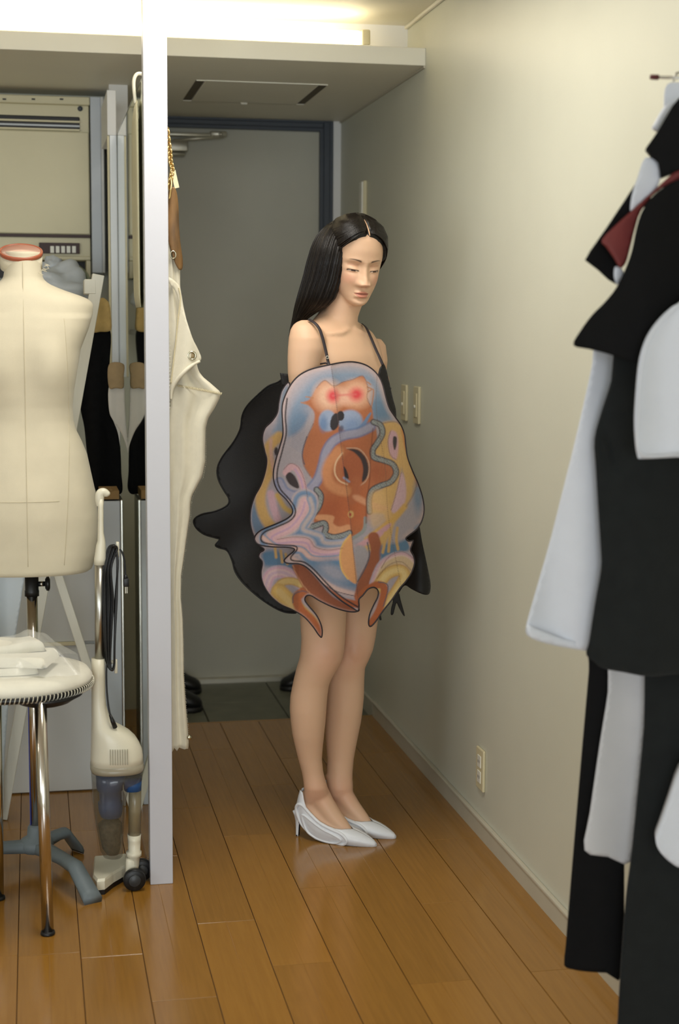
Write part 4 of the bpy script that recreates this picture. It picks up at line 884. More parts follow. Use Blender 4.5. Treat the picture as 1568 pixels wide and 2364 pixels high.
# knee caps
for (px, py, Y) in ((757, 1508, 4.045), (822, 1506, 4.150)):
    c = atY(px, py, Y+0.012); rr = []
    for i in range(1, 9):
        th = math.pi*i/9; rr.append([c+Vector((0.026*math.sin(th)*math.cos(p), 0.017*math.sin(th)*math.sin(p), 0.034*math.cos(th))) for p in np.linspace(0, 2*math.pi, 14, endpoint=False)])
    parts.append(loft(rr))
# feet inside the shoes
FD = Vector((0.838, -0.545, 0)).normalized(); FS = Vector((0.545, 0.838, 0)).normalized()
SHOE = [Vector((0.700, 4.203, 0)), Vector((0.700+0.068, 4.203+0.056, 0))]      # point under the back of each shoe
def foot(o):
    rr = []
    for t, z, w, h_ in ((.026, .112, .010, .020), (.036, .100, .020, .036), (.052, .082, .0255, .046), (.075, .062, .0275, .048), (.10, .045, .028, .038), (.13, .032, .029, .027), (.155, .025, .029, .020), (.18, .020, .028, .015), (.205, .016, .020, .010), (.22, .013, .011, .006)):
        c = o+FD*t+Vector((0, 0, z)); rr.append([c+FS*(w*math.cos(p))+Vector((0, 0, h_*math.sin(p))) for p in np.linspace(0, 2*math.pi, 18, endpoint=False)])
    return loft(rr)
for o in SHOE:
    parts.append(foot(o))
    parts.append(tube([o+FD*t+Vector((0, 0, z)) for t, z in ((.062, .170), (.076, .138), (.095, .104), (.120, .072), (.150, .044), (.170, .029))], [.027, .029, .0285, .026, .021, .014], 16))
V, F = join(*parts)
tmp = obj('tmp_body', V, F, M['canvas'], pw)
md = tmp.modifiers.new('r', 'REMESH'); md.mode = 'VOXEL'; md.voxel_size = 0.0042; md.use_smooth_shade = True
sm = tmp.modifiers.new('s', 'SMOOTH'); sm.factor = 0.5; sm.iterations = 7
dg = bpy.context.evaluated_depsgraph_get(); me = bpy.data.meshes.new_from_object(tmp.evaluated_get(dg)); bpy.data.objects.remove(tmp)
# refine and shape the face
off = np.array(root_loc(pw)); HCn = np.array(HC); Hm = np.array([list(hl), list(hu), list(hf)])
def to_head(P): return ((P+off-HCn) @ Hm.T)/HS
bm = bmesh.new(); bm.from_mesh(me)
for lev in range(2):
    bm.verts.ensure_lookup_table(); P = np.array([v.co[:] for v in bm.verts]); Q = to_head(P)
    sel = (abs(Q[:, 0]) < 0.060) & (Q[:, 1] > -0.115) & (Q[:, 1] < 0.040) & (Q[:, 2] > 0.030)
    if lev == 1: sel = sel & (abs(Q[:, 0]) < 0.052) & (Q[:, 2] > 0.045)
    es = [e for e in bm.edges if sel[e.verts[0].index] and sel[e.verts[1].index]]
    bmesh.ops.subdivide_edges(bm, edges=es, cuts=1, use_grid_fill=True)
    bm.verts.index_update()
bmesh.ops.triangulate(bm, faces=[f for f in bm.faces if len(f.verts) > 4])
bm.verts.ensure_lookup_table(); P = np.array([v.co[:] for v in bm.verts]); Q = to_head(P)
# smooth the refined patch once
a, b, c = Q[:, 0], Q[:, 1], Q[:, 2]
fm = np.clip((c-0.028)/0.022, 0, 1)*np.clip((b+0.125)/0.012, 0, 1)*(b < 0.06)
def G(a0, b0, sa, sb): return np.exp(-((a-a0)**2)/(2*sa*sa)-((b-b0)**2)/(2*sb*sb))
A = abs(a); d = np.zeros(len(a))
prof = np.interp(b, [-.0515, -.0475, -.0435, -.038, -.031, -.018, -.004, .010, .022], [0, .004, .0180, .0235, .0205, .0130, .0080, .0050, 0])
sg = np.interp(b, [-.05, -.04, -.02, .0, .02], [.0105, .0100, .0078, .0068, .010])
d += prof*np.exp(-(a/sg)**2/2*1.0)
d += 0.0095*G(.0130, -.0400, .0050, .0052)+0.0095*G(-.0130, -.0400, .0050, .0052)
for s in (-1, 1):
    d += -0.0100*G(s*.029, .007, .0150, .0080) - 0.0045*G(s*.0165, .003, .006, .010)
    d += 0.0078*G(s*.031, -.0015, .0115, .0060) - 0.0030*G(s*.031, -.0125, .012, .0035)
    d += 0.0030*G(s*.028, .0205, .016, .005)
    d += 0.0055*G(s*.036, -.030, .017, .015) - 0.003*G(s*.036, -.066, .012, .014)
    d += -0.0020*G(s*.020, -.052, .006, .010)
    dl = abs(b-(-.0058-9.0*(A-.030)**2+.030*(A-.031))); d += -0.0012*np.exp(-(dl/.0016)**2)*(abs(A-.031) < .015)     # crease under the lid
MB, MW = -.0675, .0210
lipw = np.clip(1-(a/MW)**2, 0, 1)**0.6
d += 0.0066*lipw*np.exp(-((b-MB-.0045+.003*(A/MW)**2)/.0042)**2)+0.0078*lipw*np.exp(-((b-MB+.0066)/.0050)**2)
d += -0.0030*np.clip(1-(a/(MW+.004))**2, 0, 1)*np.exp(-((b-MB)/.0013)**2)
d += 0.0050*G(0, -.0965, .016, .008)-0.0045*G(0, -.0835, .014, .0038)-0.0012*G(0, -.0535, .003, .004)
Q2 = Q.copy(); Q2[:, 2] += d*fm
Pn = (Q2*HS) @ Hm + HCn - off
for v, p in zip(bm.verts, Pn): v.co = p
bm.to_mesh(me); bm.free(); me.update(); me.shade_smooth()
M['skin'] = mat_attr('skin', rough=0.48, bump=0.06, bscale=900, sss=0.12, spec=0.4)
me.materials.clear(); me.materials.append(M['skin'])
body = bpy.data.objects.new('body', me); COL.objects.link(body); body.parent = pw
N = len(me.vertices); P = np.array([v.co[:] for v in me.vertices]); Q = to_head(P); a, b, c = Q.T; A = abs(a)
fmask = (c > 0.04) & (b < 0.06) & (b > -.12)
C = np.tile(SKIN, (N, 1))
def mixc(col, wgt):
    global C
    w = (np.clip(wgt, 0, 1)*fmask)[:, None]; C = C*(1-w)+np.array(lin(col))[None]*w
for s in (-1, 1): mixc((214, 146, 122), 0.50*np.exp(-((a-s*.040)/.018)**2-((b+.030)/.016)**2))
mixc((222, 160, 132), 0.35*np.exp(-(a/.012)**2-((b+.042)/.012)**2))
upb = MB+.0088-.0014*np.exp(-(a/.003)**2)-.0082*(A/MW)**1.5; lob = MB-.0120+.0112*(A/MW)**2
mixc((188, 114, 98), np.clip((upb-b)/.0014, 0, 1)*np.clip((b-lob)/.0016, 0, 1)*(A < MW)*0.8)
mixc((122, 62, 52), 0.8*np.exp(-((b-MB)/.0010)**2)*(A < MW))
# brows
bt = (A-.012)/.034; bc = .0185+.0046*np.sin(np.clip(bt, 0, 1)*2.5)+.001*bt; bw = .0026*np.clip(1.2-bt, 0.35, 1)
mixc((48, 34, 28), 0.95*np.exp(-((b-bc)/bw)**2)*np.clip(bt/0.12, 0, 1)*np.clip((1.02-bt)/0.15, 0, 1))
# lid shade, lashes and the sliver of eye
ll = -.0050-9.0*(A-.030)**2+.030*(A-.031); em = np.clip((.0162-abs(A-.031))/.003, 0, 1)
mixc((186, 134, 106), 0.6*np.exp(-((b-.0075)/.0030)**2)*em)
mixc((26, 18, 16), 0.97*np.exp(-((b-ll)/(.0018+.0012*np.clip((A-.026)/.02,0,1)))**2)*em)
mixc((44, 28, 24), 0.9*np.clip((ll-b)/.0004, 0, 1)*np.clip((b-(ll-.0040))/.0006, 0, 1)*np.clip((.0062-abs(A-.031))/.001, 0, 1))
mixc((206, 192, 184), 0.6*np.clip((ll-b)/.0004, 0, 1)*np.clip((b-(ll-.0024))/.0006, 0, 1)*np.clip((.012-abs(A-.031))/.001, 0, 1)*(abs(A-.031) > .0055))
mixc((110, 60, 46), 0.85*(np.exp(-((A-.0065)/.0030)**2-((b+.0465)/.0016)**2)))  # nostril shading painted into the skin colour
# knees and ankles a little pinker
Pw = P+off
for (px, py, Y, r) in ((757, 1512, 4.05, .04), (822, 1510, 4.15, .04), (730, 1830, 4.13, .03), (790, 1830, 4.19, .03)):
    q = np.array(atY(px, py, Y)); w = 0.4*np.exp(-((Pw-q)**2).sum(1)/(2*r*r)); C = C*(1-w[:, None])+np.array(lin((212, 150, 124)))*w[:, None]
set_print(body, C)

# ------------------------------------------------------------------ hair
def hair_mat():
    m = mat('black_hair', (20, 16, 14), 0.36, spec=0.40); nt = m.node_tree; b_ = nt.nodes['Principled BSDF']
    tc_ = nt.nodes.new('ShaderNodeTexCoord'); mp = nt.nodes.new('ShaderNodeMapping'); mp.inputs['Scale'].default_value = (420, 420, 9)
    n_ = nt.nodes.new('ShaderNodeTexNoise'); n_.inputs['Scale'].default_value = 1; n_.inputs['Detail'].default_value = 3
    nt.links.new(tc_.outputs['Object'], mp.inputs['Vector']); nt.links.new(mp.outputs['Vector'], n_.inputs['Vector'])
    bp = nt.nodes.new('ShaderNodeBump'); bp.inputs['Strength'].default_value = 0.5; bp.inputs['Distance'].default_value = 0.0015
    nt.links.new(n_.outputs['Fac'], bp.inputs['Height']); nt.links.new(bp.outputs['Normal'], b_.inputs['Normal'])
    r_ = nt.nodes.new('ShaderNodeValToRGB'); nt.links.new(n_.outputs['Fac'], r_.inputs['Fac'])
    r_.color_ramp.elements[0].color = (*lin((9, 8, 7)), 1); r_.color_ramp.elements[1].color = (*lin((28, 20, 15)), 1); nt.links.new(r_.outputs['Color'], b_.inputs['Base Color'])
    return m
M['hair'] = hair_mat()
# long fall: sections by height, near (her right) side and back
fall = [(497, 800, 812, 4.150, .012), (504, 782, 822, 4.150, .034), (512, 766, 820, 4.154, .044), (524, 750, 818, 4.154, .060), (537, 739, 815, 4.152, .074), (549, 731, 811, 4.150, .084), (560, 726, 806, 4.149, .090), (575, 720, 800, 4.148, .096), (593, 715, 796, 4.148, .099), (610, 710, 793.5, 4.149, .100), (630, 705.5, 790, 4.151, .097), (650, 700, 787, 4.153, .094), (671, 693.5, 780, 4.155, .090), (690, 688, 772, 4.158, .085), (706, 683.5, 757, 4.164, .078), (718, 680.5, 737, 4.172, .068), (729, 678, 714, 4.180, .058), (741, 675.5, 706, 4.186, .052), (760, 671, 704, 4.190, .046), (785, 668, 702, 4.192, .042), (840, 668, 698, 4.196, .036), (880, 672, 690, 4.20, .02)]
fa = np.array(fall); rr = []; NS = 220
rngh = np.random.RandomState(3); ph = rngh.rand(3)*6.28
for py in np.linspace(497, 880, 112):
    xl, xr, Yc, hd2 = (float(np.interp(py, fa[:, 0], fa[:, k])) for k in (1, 2, 3, 4))
    p0, p1 = atY(xl, py, Yc), atY(xr, py, Yc); cx_ = (p0.x+p1.x)/2; w = (p1.x-p0.x)/2; o = []
    for j in range(NS):
        t = 2*math.pi*j/NS; ca, sa = math.cos(t), math.sin(t); e = 2.3
        g = 1+0.010*math.sin(37*t+ph[0]+py*0.004)+0.008*math.sin(61*t+ph[1]-py*0.003)+0.006*math.sin(23*t+ph[2])
        g = 1+(g-1)*min(1, (py-490)/60)
        o.append((cx_+abs(ca)**(2/e)*math.copysign(w, ca)*(g if ca < 0.3 else 1), Yc+abs(sa)**(2/e)*math.copysign(hd2, sa)*g, (p0.z+p1.z)/2))
    rr.append(o)
hair = obj('hair', *loft(rr), M['hair'], pw, label='long straight black hair with a centre part')
# scalp shell over the crown, back and far side
def shell():
    Vs, Fs, idx = [], [], {}
    bs = np.linspace(-0.035, 0.1165, 70); nn = 160
    def keep(aa, bb, cc):
        # hairline: high in the middle, down the temples
        if cc < -0.005: return 0.05
        t = abs(aa)/0.066; line = 0.0850-0.045*min(1, t)**2.2
        if aa > 0.052: line -= 2.2*(aa-0.052)
        return bb-line
    for i, b_ in enumerate(bs):
        w, f_, k_ = (float(np.interp(b_, HB, q)) for q in (HW, HFr, HBk)); c0 = (f_+k_)/2*0.55
        for j in range(nn):
            t = 2*math.pi*j/nn; x, y = math.cos(t), math.sin(t); e = 2.15
            yy = (f_-c0) if y > 0 else (c0-k_)
            aa, cc = abs(x)**(2/e)*math.copysign(w, x), c0+abs(y)**(2/e)*math.copysign(yy, y)
            part = math.exp(-(aa/0.0035)**2)*(1 if cc > -0.02 else 0)
            kp = min(1, max(-0.6, keep(aa, b_, cc)/0.012))
            lift = 0.0105*kp*min(1, max(0.35, (b_-0.0)/0.05+0.6))-0.005*part+0.0006*math.sin(80*t+9*b_*20)*max(0, kp)
            lx = 1+lift/0.075
            Vs.append(hp(aa*lx, b_+lift*max(0, (b_-0.03)/0.09)*1.5, cc*lx)); idx[(i, j)] = (aa, b_, cc)
    for i in range(len(bs)-1):
        for j in range(nn):
            q = [(i, j), (i, (j+1) % nn), (i+1, (j+1) % nn), (i+1, j)]
            if min(keep(*idx[k]) for k in q) > -0.012: Fs.append([k[0]*nn+k[1] for k in q])
    Fs.append([(len(bs)-1)*nn+j for j in range(nn)])
    return Vs, Fs
sh_o = obj('hair_crown', *shell(), M['hair'], hair)
md = sh_o.modifiers.new('t', 'SOLIDIFY'); md.thickness = 0.006; md.offset = -1
M['scalp'] = mat('scalp_skin', (196, 158, 124), 0.6, var=0.03)
obj('parting', *tube([hp(0, bq, cq_) for bq, cq_ in ((0.0905, 0.0790), (0.098, 0.0715), (0.106, 0.060), (0.1145, 0.046), (0.1225, 0.026))], [0.0016, 0.0018, 0.0016, 0.0013, 0.0008], 8), M['scalp'], hair)
# combed strands from the parting over the crown
V, F = [], []
for side_ in (-1, 1):
    for k in range(90):
        b0 = 0.0900+0.0265*(k/89.0)**0.8; b1 = 0.030-0.055*rngh.rand(); pts = []
        for tau in np.linspace(0.03, 1, 16):
            b_ = b0-(b0-b1)*tau**1.7; t = math.pi/2-side_*tau*math.pi/2*(1.0+0.9*(k/89.0)); w, f_, k2 = (float(np.interp(b_, HB, q)) for q in (HW, HFr, HBk)); c0 = (f_+k2)/2*0.55
            x, y = math.cos(t), math.sin(t); e = 2.15; yy = (f_-c0) if y > 0 else (c0-k2); aa, cc = abs(x)**(2/e)*math.copysign(w, x), c0+abs(y)**(2/e)*math.copysign(yy, y)
            lf = 0.0108*min(1, 0.3+tau*4); lx = 1+lf/0.075; pts.append(hp(aa*lx, b_+lf*max(0, (b_-0.03)/0.09)*1.5, cc*lx))
        v2, f2 = tube(pts, [0.0006]+[0.0013]*14+[0.0008], 5); n0 = len(V); V += v2; F += [[q+n0 for q in f] for f in f2]
so = obj('combed_strands', V, F, M['hair'], hair); so['kind'] = 'stuff'
# loose strands along the fall
V, F = [], []
for k in range(70):
    t0 = rngh.uniform(math.pi*0.95, math.pi*1.75); rows_ = np.linspace(6, 86, 20).astype(int); pts = []
    for r_ in rows_:
        j = int(t0/(2*math.pi)*NS) % NS; p = Vector(rr[r_][j]); cc_ = Vector((sum(q[0] for q in rr[r_])/NS, sum(q[1] for q in rr[r_])/NS, p.z)); pts.append(cc_+(p-cc_)*(1.012+0.006*math.sin(k+r_*0.05)))
    v2, f2 = tube(pts, 0.0007, 4); n0 = len(V); V += v2; F += [[q+n0 for q in f] for f in f2]
so = obj('hair_strands', V, F, M['hair'], hair); so['kind'] = 'stuff'
# ------------------------------------------------------------------ dress
class Painter:
    def __init__(self, UV): self.X = (UV[:, 0]-430)*2.6576; self.Y = (UV[:, 1]-820)*2.6576; self.C = np.zeros((len(UV), 3))
    def fill(self, col): self.C[:] = lin(col)
    def mix(self, col, w, idx=None):
        c = np.array(lin(col))
        if idx is None: self.C += (c-self.C)*w[:, None]
        else: self.C[idx] += (c-self.C[idx])*w[:, None]
    def box(self, P, pad):
        P = np.asarray(P); return np.where((self.X > P[:, 0].min()-pad) & (self.X < P[:, 0].max()+pad) & (self.Y > P[:, 1].min()-pad) & (self.Y < P[:, 1].max()+pad))[0]
    def poly(self, pts, col, soft=5.0, a=1.0):
        P = np.array(cat_rom(pts, 5, True)); i = self.box(P, soft*2)
        if not len(i): return
        d = dist_poly(P, self.X[i], self.Y[i], True); s = np.where(inside(P, self.X[i], self.Y[i]), d, -d)
        self.mix(col, a*np.clip(0.5+s/(2*soft), 0, 1), i)
    def stroke(self, pts, width, col, soft=3.0, a=1.0):
        P = np.array(cat_rom(pts, 6)); i = self.box(P, width+soft*2)
        if not len(i): return
        d = dist_poly(P, self.X[i], self.Y[i]); self.mix(col, a*np.clip((width/2-d)/(2*soft)+0.5, 0, 1), i)
    def ell(self, x, y, rx, ry, col, soft=0.15, a=1.0, rot=0.0):
        dx, dy = self.X-x, self.Y-y; c, s = math.cos(rot), math.sin(rot); r = np.hypot((dx*c+dy*s)/rx, (-dx*s+dy*c)/ry)
        self.mix(col, a*np.clip((1-r)/(2*soft)+0.5, 0, 1))
    def bands(self, pts, seq, soft=2.5, a=1.0):
        for w, col in seq: self.stroke(pts, w, col, soft, a)
def zc(L): return [(430+x/2.6576, 820+y/2.6576) for x, y in L]
LAV, PINK, BLUE, DBLUE = (170, 160, 166), (204, 174, 166), (134, 148, 168), (92, 126, 156)
ORA, PEACH, YEL, DARK, WORM, BRN = (178, 108, 70), (214, 152, 108), (210, 168, 104), (60, 50, 52), (146, 150, 148), (160, 92, 62)

A_out = [(655, 922), (668, 893), (684, 872), (704, 858), (728, 849), (760, 842), (786, 837), (812, 835), (838, 840), (858, 851), (874, 868), (884, 890), (891, 918), (899, 942), (912, 962), (926, 982), (934, 1004), (937, 1030), (941, 1056), (952, 1086), (966, 1118), (976, 1150), (979, 1178), (974, 1202), (962, 1222), (944, 1236), (937, 1243), (944, 1249), (954, 1248), (951, 1258), (948, 1270), (955, 1284), (957, 1300), (950, 1322), (937, 1342), (923, 1358), (905, 1384), (886, 1408), (868, 1434), (856, 1446), (851, 1440), (853, 1420), (862, 1398), (872, 1378), (873, 1364), (864, 1356), (850, 1360), (838, 1374), (829, 1384), (829, 1400), (826, 1410), (812, 1402), (790, 1388), (766, 1368), (744, 1346), (722, 1322), (704, 1307), (688, 1301), (664, 1300), (656, 1294), (664, 1284), (678, 1272), (678, 1266), (660, 1263), (626, 1262), (598, 1257), (588, 1246), (591, 1234), (606, 1222), (640, 1208), (664, 1196), (675, 1184), (673, 1170), (660, 1152), (642, 1134), (633, 1114), (631, 1090), (637, 1060), (646, 1030), (653, 1002), (652, 970), (651, 944)]
B_out = [(668, 884), (652, 900), (645, 926), (641, 952), (628, 972), (612, 988), (606, 1012), (611, 1040), (616, 1062), (612, 1090), (602, 1120), (588, 1146), (579, 1176), (578, 1206), (584, 1232), (596, 1256), (610, 1268), (600, 1276), (598, 1286), (606, 1298), (603, 1322), (607, 1346), (622, 1372), (646, 1394), (676, 1408), (702, 1424), (722, 1446), (736, 1466), (743, 1470), (743, 1448), (732, 1422), (714, 1400), (704, 1386), (707, 1376), (718, 1375), (740, 1388), (770, 1402), (800, 1411), (822, 1412), (828, 1404), (800, 1370), (760, 1320), (712, 1270), (690, 1200), (672, 1120), (662, 1060), (666, 1000), (668, 940)]
seam_z = np.array([(890, 70), (925, 330), (955, 600), (1000, 950), (1030, 1250), (1062, 1580)], float)
def seam_u(v): return 430+float(np.interp((v-820)*2.6576, seam_z[:, 1], seam_z[:, 0]))/2.6576
def dressY(u, v):
    w = u-seam_u(v); top = min(1, max(0, (v-835)/170.0))
    Y0 = 3.975-0.085*math.sin(top*math.pi/2)+0.02*max(0, (v-1250)/200)
    k = (w/150.0)**2*0.05 if w < 0 else (w/160.0)**2*0.125
    return Y0+k-0.012*math.exp(-abs(w)/14.0)+0.004*math.sin(u*0.035+v*0.02)
def A3(u, v, t): p = atY(u, v, dressY(u, v)); return Vector((p.x, p.y+t, p.z))
def B3(u, v, t):
    Y = dressY(max(u, 640), v)+0.045+0.0012*max(0, 690-u); Y -= 0.02*min(1, max(0, (v-1250)/120)); p = atY(u, v, Y+0.006*math.sin(v*0.03)); return Vector((p.x, p.y+t, p.z))
M['print'] = mat_attr('dress_print', rough=0.72, bump=0.12, bscale=500, sheen=0.12, grain=0.05)
M['piping'] = mat('dark_piping', (40, 32, 36), 0.6, var=0.1)
M['blackdress'] = mat('black_taffeta', (13, 11, 10), 0.62, var=0.15, vscale=20, bump=0.15, bscale=300, sheen=0.1)
vA, fA, uvA = sheet(A_out, 2.3, A3, 0.003, 5)
dress = obj('dress', vA, fA, M['print'], pw, label='front panel of the dress printed with blue, orange and yellow swirls')
q = Painter(uvA); q.fill(LAV)
OA = [((x-430)*2.6576, (y-820)*2.6576) for x, y in A_out]; dO = dist_poly(np.array(cat_rom(OA, 3, True)), q.X, q.Y, True)
q.poly([(640, 330), (700, 220), (800, 130), (960, 90), (1120, 110), (1190, 200), (1220, 300), (1290, 390), (1200, 400), (1140, 390), (1110, 250), (1000, 150), (900, 180), (800, 200), (760, 280), (700, 330), (650, 420), (630, 480)], BLUE, 28)
q.ell(690, 430, 62, 120, DBLUE, 0.45, 0.8, 0.25); q.ell(1190, 330, 60, 80, DBLUE, 0.5, 0.7, -0.4); q.ell(980, 170, 130, 40, DBLUE, 0.5, 0.5); q.ell(800, 240, 80, 40, DBLUE, 0.5, 0.5, -0.7)
q.poly([(620, 520), (700, 460), (760, 370), (795, 330), (790, 420), (750, 520), (725, 620), (745, 690), (775, 750), (760, 800), (700, 830), (640, 820), (580, 780), (560, 700), (585, 600)], (166, 156, 160), 14)
q.mix(PINK, 0.75*np.clip(1-dO/34, 0, 1))
# right-hand yellow field and lower fields
q.poly([(1200, 420), (1290, 410), (1340, 470), (1350, 570), (1380, 650), (1412, 750), (1405, 830), (1350, 930), (1290, 1010), (1250, 1110), (1180, 1190), (1080, 1190), (1180, 1080), (1230, 980), (1110, 960), (1120, 860), (1200, 820), (1290, 740), (1290, 680), (1210, 630), (1150, 590), (1210, 500)], YEL, 10)
q.stroke([(1330, 460), (1352, 570), (1396, 690), (1420, 800)], 22, (206, 140, 78), 6)
q.ell(1425, 860, 30, 100, DBLUE, 0.5, 0.7); q.ell(1330, 780, 12, 70, DBLUE, 0.5, 0.6, -0.1)
q.poly([(1255, 465), (1292, 480), (1302, 560), (1288, 640), (1252, 610), (1238, 530)], (206, 164, 172), 7); q.poly([(1272, 500), (1292, 506), (1290, 556), (1278, 582), (1268, 540)], DARK, 3)
q.poly([(1320, 720), (1348, 800), (1342, 900), (1285, 965), (1258, 950), (1285, 860)], (208, 172, 178), 7)
q.stroke([(1340, 930), (1280, 1000), (1200, 1060), (1110, 1130)], 34, (214, 168, 90), 8); q.stroke([(1150, 870), (1220, 920), (1240, 990)], 40, (216, 170, 108), 12)
q.poly([(1240, 1035), (1252, 1052), (1160, 1140), (1060, 1180), (1040, 1165), (1140, 1105)], (206, 158, 164), 6)
# main orange field
q.poly([(800, 200), (850, 155), (905, 190), (960, 165), (1020, 150), (1085, 128), (1115, 200), (1110, 260), (1140, 330), (1150, 400), (1165, 450), (1170, 520), (1140, 580), (1160, 625), (1230, 645), (1280, 690), (1275, 760), (1210, 795), (1140, 840), (1110, 900), (1110, 1000), (1090, 1075), (1020, 1120), (940, 1120), (860, 1080), (840, 1030), (780, 1020), (820, 930), (830, 880), (800, 800), (760, 740), (720, 670), (715, 600), (740, 510), (780, 420), (785, 350), (740, 300), (716, 290), (760, 268)], ORA, 5)
q.poly([(950, 490), (1130, 480), (1130, 600), (1150, 650), (1250, 690), (1180, 780), (1110, 860), (1100, 1000), (1000, 1040), (990, 800)], (186, 110, 72), 30, 0.8)
q.ell(1000, 920, 110, 130, (186, 100, 58), 0.5, 0.7); q.ell(880, 960, 70, 90, (172, 92, 56), 0.5, 0.8); q.ell(1190, 720, 60, 60, (166, 90, 58), 0.5, 0.7)
q.ell(872, 250, 80, 86, (226, 180, 150), 0.45); q.ell(1048, 236, 84, 76, (226, 178, 146), 0.45); q.ell(962, 255, 76, 46, (228, 176, 150), 0.5)
q.ell(900, 250, 34, 38, (212, 66, 72), 0.6); q.ell(1046, 240, 40, 38, (212, 66, 72), 0.6); q.stroke([(900, 248), (1040, 240)], 12, (214, 110, 104), 5, 0.7)
for p_ in ([(1112, 165), (1132, 180)], [(1112, 195), (1135, 205)], [(1116, 225), (1150, 215), (1135, 330)], [(735, 255), (780, 262)], [(705, 290), (745, 302)]): q.stroke(p_, 7, (176, 120, 84), 2)
q.ell(868, 402, 54, 66, (150, 162, 186), 0.12); q.ell(842, 420, 24, 46, (92, 124, 166), 0.5, 0.7); q.ell(1006, 402, 76, 66, (150, 162, 188), 0.12); q.ell(1020, 430, 56, 40, (116, 142, 182), 0.5, 0.6)
for x_ in (0, 24, 46): q.stroke([(1040+x_, 462-x_*0.3), (1085+x_*0.8, 420-x_), (1112+x_*0.4, 380-x_*0.5)], 12, (112, 136, 172), 3)
q.ell(912, 408, 27, 54, (46, 40, 44), 0.06, 1, 0.22); q.ell(948, 372, 22, 30, (46, 40, 44), 0.08); q.ell(950, 452, 14, 22, (84, 84, 106), 0.3, 0.8, 0.5)
# blue tentacle that curls into the eye on the near side
te = [(1132, 440), (1060, 474), (970, 492), (900, 530), (858, 595), (836, 680), (806, 765), (742, 838), (670, 862), (604, 836), (572, 780)]
q.stroke(te, 62, (98, 118, 160), 6, 0.85); q.stroke(te, 44, (158, 154, 172), 6)
q.stroke([(612, 720), (640, 686), (684, 706), (712, 780), (726, 868), (700, 960), (630, 1040), (530, 1092)], 40, (206, 164, 168), 6)
q.stroke([(668, 700), (706, 770), (722, 860)], 10, (180, 150, 190), 4, 0.7)
q.poly([(612, 738), (636, 718), (668, 744), (692, 800), (684, 818), (642, 798), (618, 768)], DARK, 3)
# centre rings
q.stroke([(935, 590), (885, 650), (862, 720), (880, 785), (930, 822), (985, 836)], 62, (208, 140, 94), 12); q.stroke([(958, 600), (920, 655), (912, 720), (940, 770), (988, 792)], 9, (230, 190, 150), 3)
q.ell(1030, 690, 74, 108, (178, 100, 66), 0.1); q.poly([(985, 574), (1050, 580), (1096, 622), (1118, 682), (1112, 744), (1078, 778), (1086, 700), (1070, 640), (1030, 596)], (64, 52, 54), 4)
q.stroke([(985, 570), (1060, 576), (1112, 636), (1124, 700), (1106, 766), (1064, 802)], 7, (206, 164, 136), 2); q.poly([(966, 684), (984, 706), (998, 756), (974, 748)], (52, 44, 48), 3); q.stroke([(968, 752), (1000, 776)], 12, (150, 160, 186), 4)
q.stroke([(1046, 770), (1042, 850), (1016, 890)], 56, (182, 106, 70), 10); q.poly([(1022, 862), (1060, 860), (1130, 896), (1230, 930), (1200, 960), (1120, 930), (1040, 890)], (222, 160, 122), 8, 0.8)
q.ell(1010, 976, 18, 22, YEL, 0.2); q.ell(1006, 978, 8, 10, (180, 60, 50), 0.3)
# grey-green worms
wR = [(1150, 410), (1192, 430), (1204, 480), (1172, 540), (1146, 580), (1152, 626), (1212, 646), (1268, 670), (1288, 722), (1256, 776), (1190, 802), (1140, 832), (1122, 890), (1126, 960)]
wL = [(800, 825), (826, 862), (816, 922), (782, 976), (746, 1032), (764, 1054), (842, 1030), (858, 1060), (852, 1096), (902, 1116), (960, 1106), (1002, 1090)]
q.poly([(790, 985), (850, 978), (908, 990), (902, 1030), (940, 1052), (1000, 1040), (1002, 1090), (930, 1110), (872, 1088), (864, 1030), (802, 1010)], PEACH, 5)
for w_ in (wR, wL): q.stroke(w_, 38, (66, 58, 64), 3); q.stroke(w_, 25, WORM, 3)
nz_ = np.sin(q.X*0.35)*np.sin(q.Y*0.31+q.X*0.1); 
for w_ in (wR, wL):
    P_ = np.array(cat_rom(w_, 6)); i = q.box(P_, 20); d_ = dist_poly(P_, q.X[i], q.Y[i]); q.mix((70, 70, 74), 0.55*(nz_[i] > 0.5)*(d_ < 12), i)
q.stroke([(1100, 1000), (1090, 1075), (1020, 1125)], 22, WORM, 4); q.stroke([(740, 500), (712, 600), (726, 670)], 6, (90, 84, 96), 2)
# lower swirls
lp = [(728, 900), (706, 970), (640, 1050), (530, 1108), (548, 1150), (660, 1142), (742, 1152), (770, 1198), (850, 1220), (960, 1208)]
q.bands([(x, y+4) for x, y in lp], [(170, (186, 170, 172)), (146, (126, 146, 174)), (118, (108, 136, 168)), (100, (160, 160, 176)), (78, (204, 178, 174)), (58, (214, 172, 176)), (34, (220, 178, 180)), (12, (196, 160, 184))], 5)
q.bands([(760, 880), (776, 960), (716, 1060), (770, 1090), (826, 1110), (850, 1150), (950, 1150), (990, 1130)], [(44, (134, 152, 176)), (28, (178, 170, 178)), (12, (196, 178, 172))], 4, 0.9)
q.bands([(470, 1118), (560, 1182), (700, 1192), (770, 1246), (880, 1252), (960, 1240)], [(44, (132, 152, 178)), (28, (214, 176, 168)), (12, (222, 186, 176))], 4)
q.poly([(700, 1270), (800, 1256), (930, 1246), (1000, 1330), (1052, 1390), (1050, 1440), (900, 1400), (780, 1320)], DBLUE, 24, 0.85); q.ell(900, 1330, 90, 40, (176, 166, 172), 0.5, 0.6, 0.5)
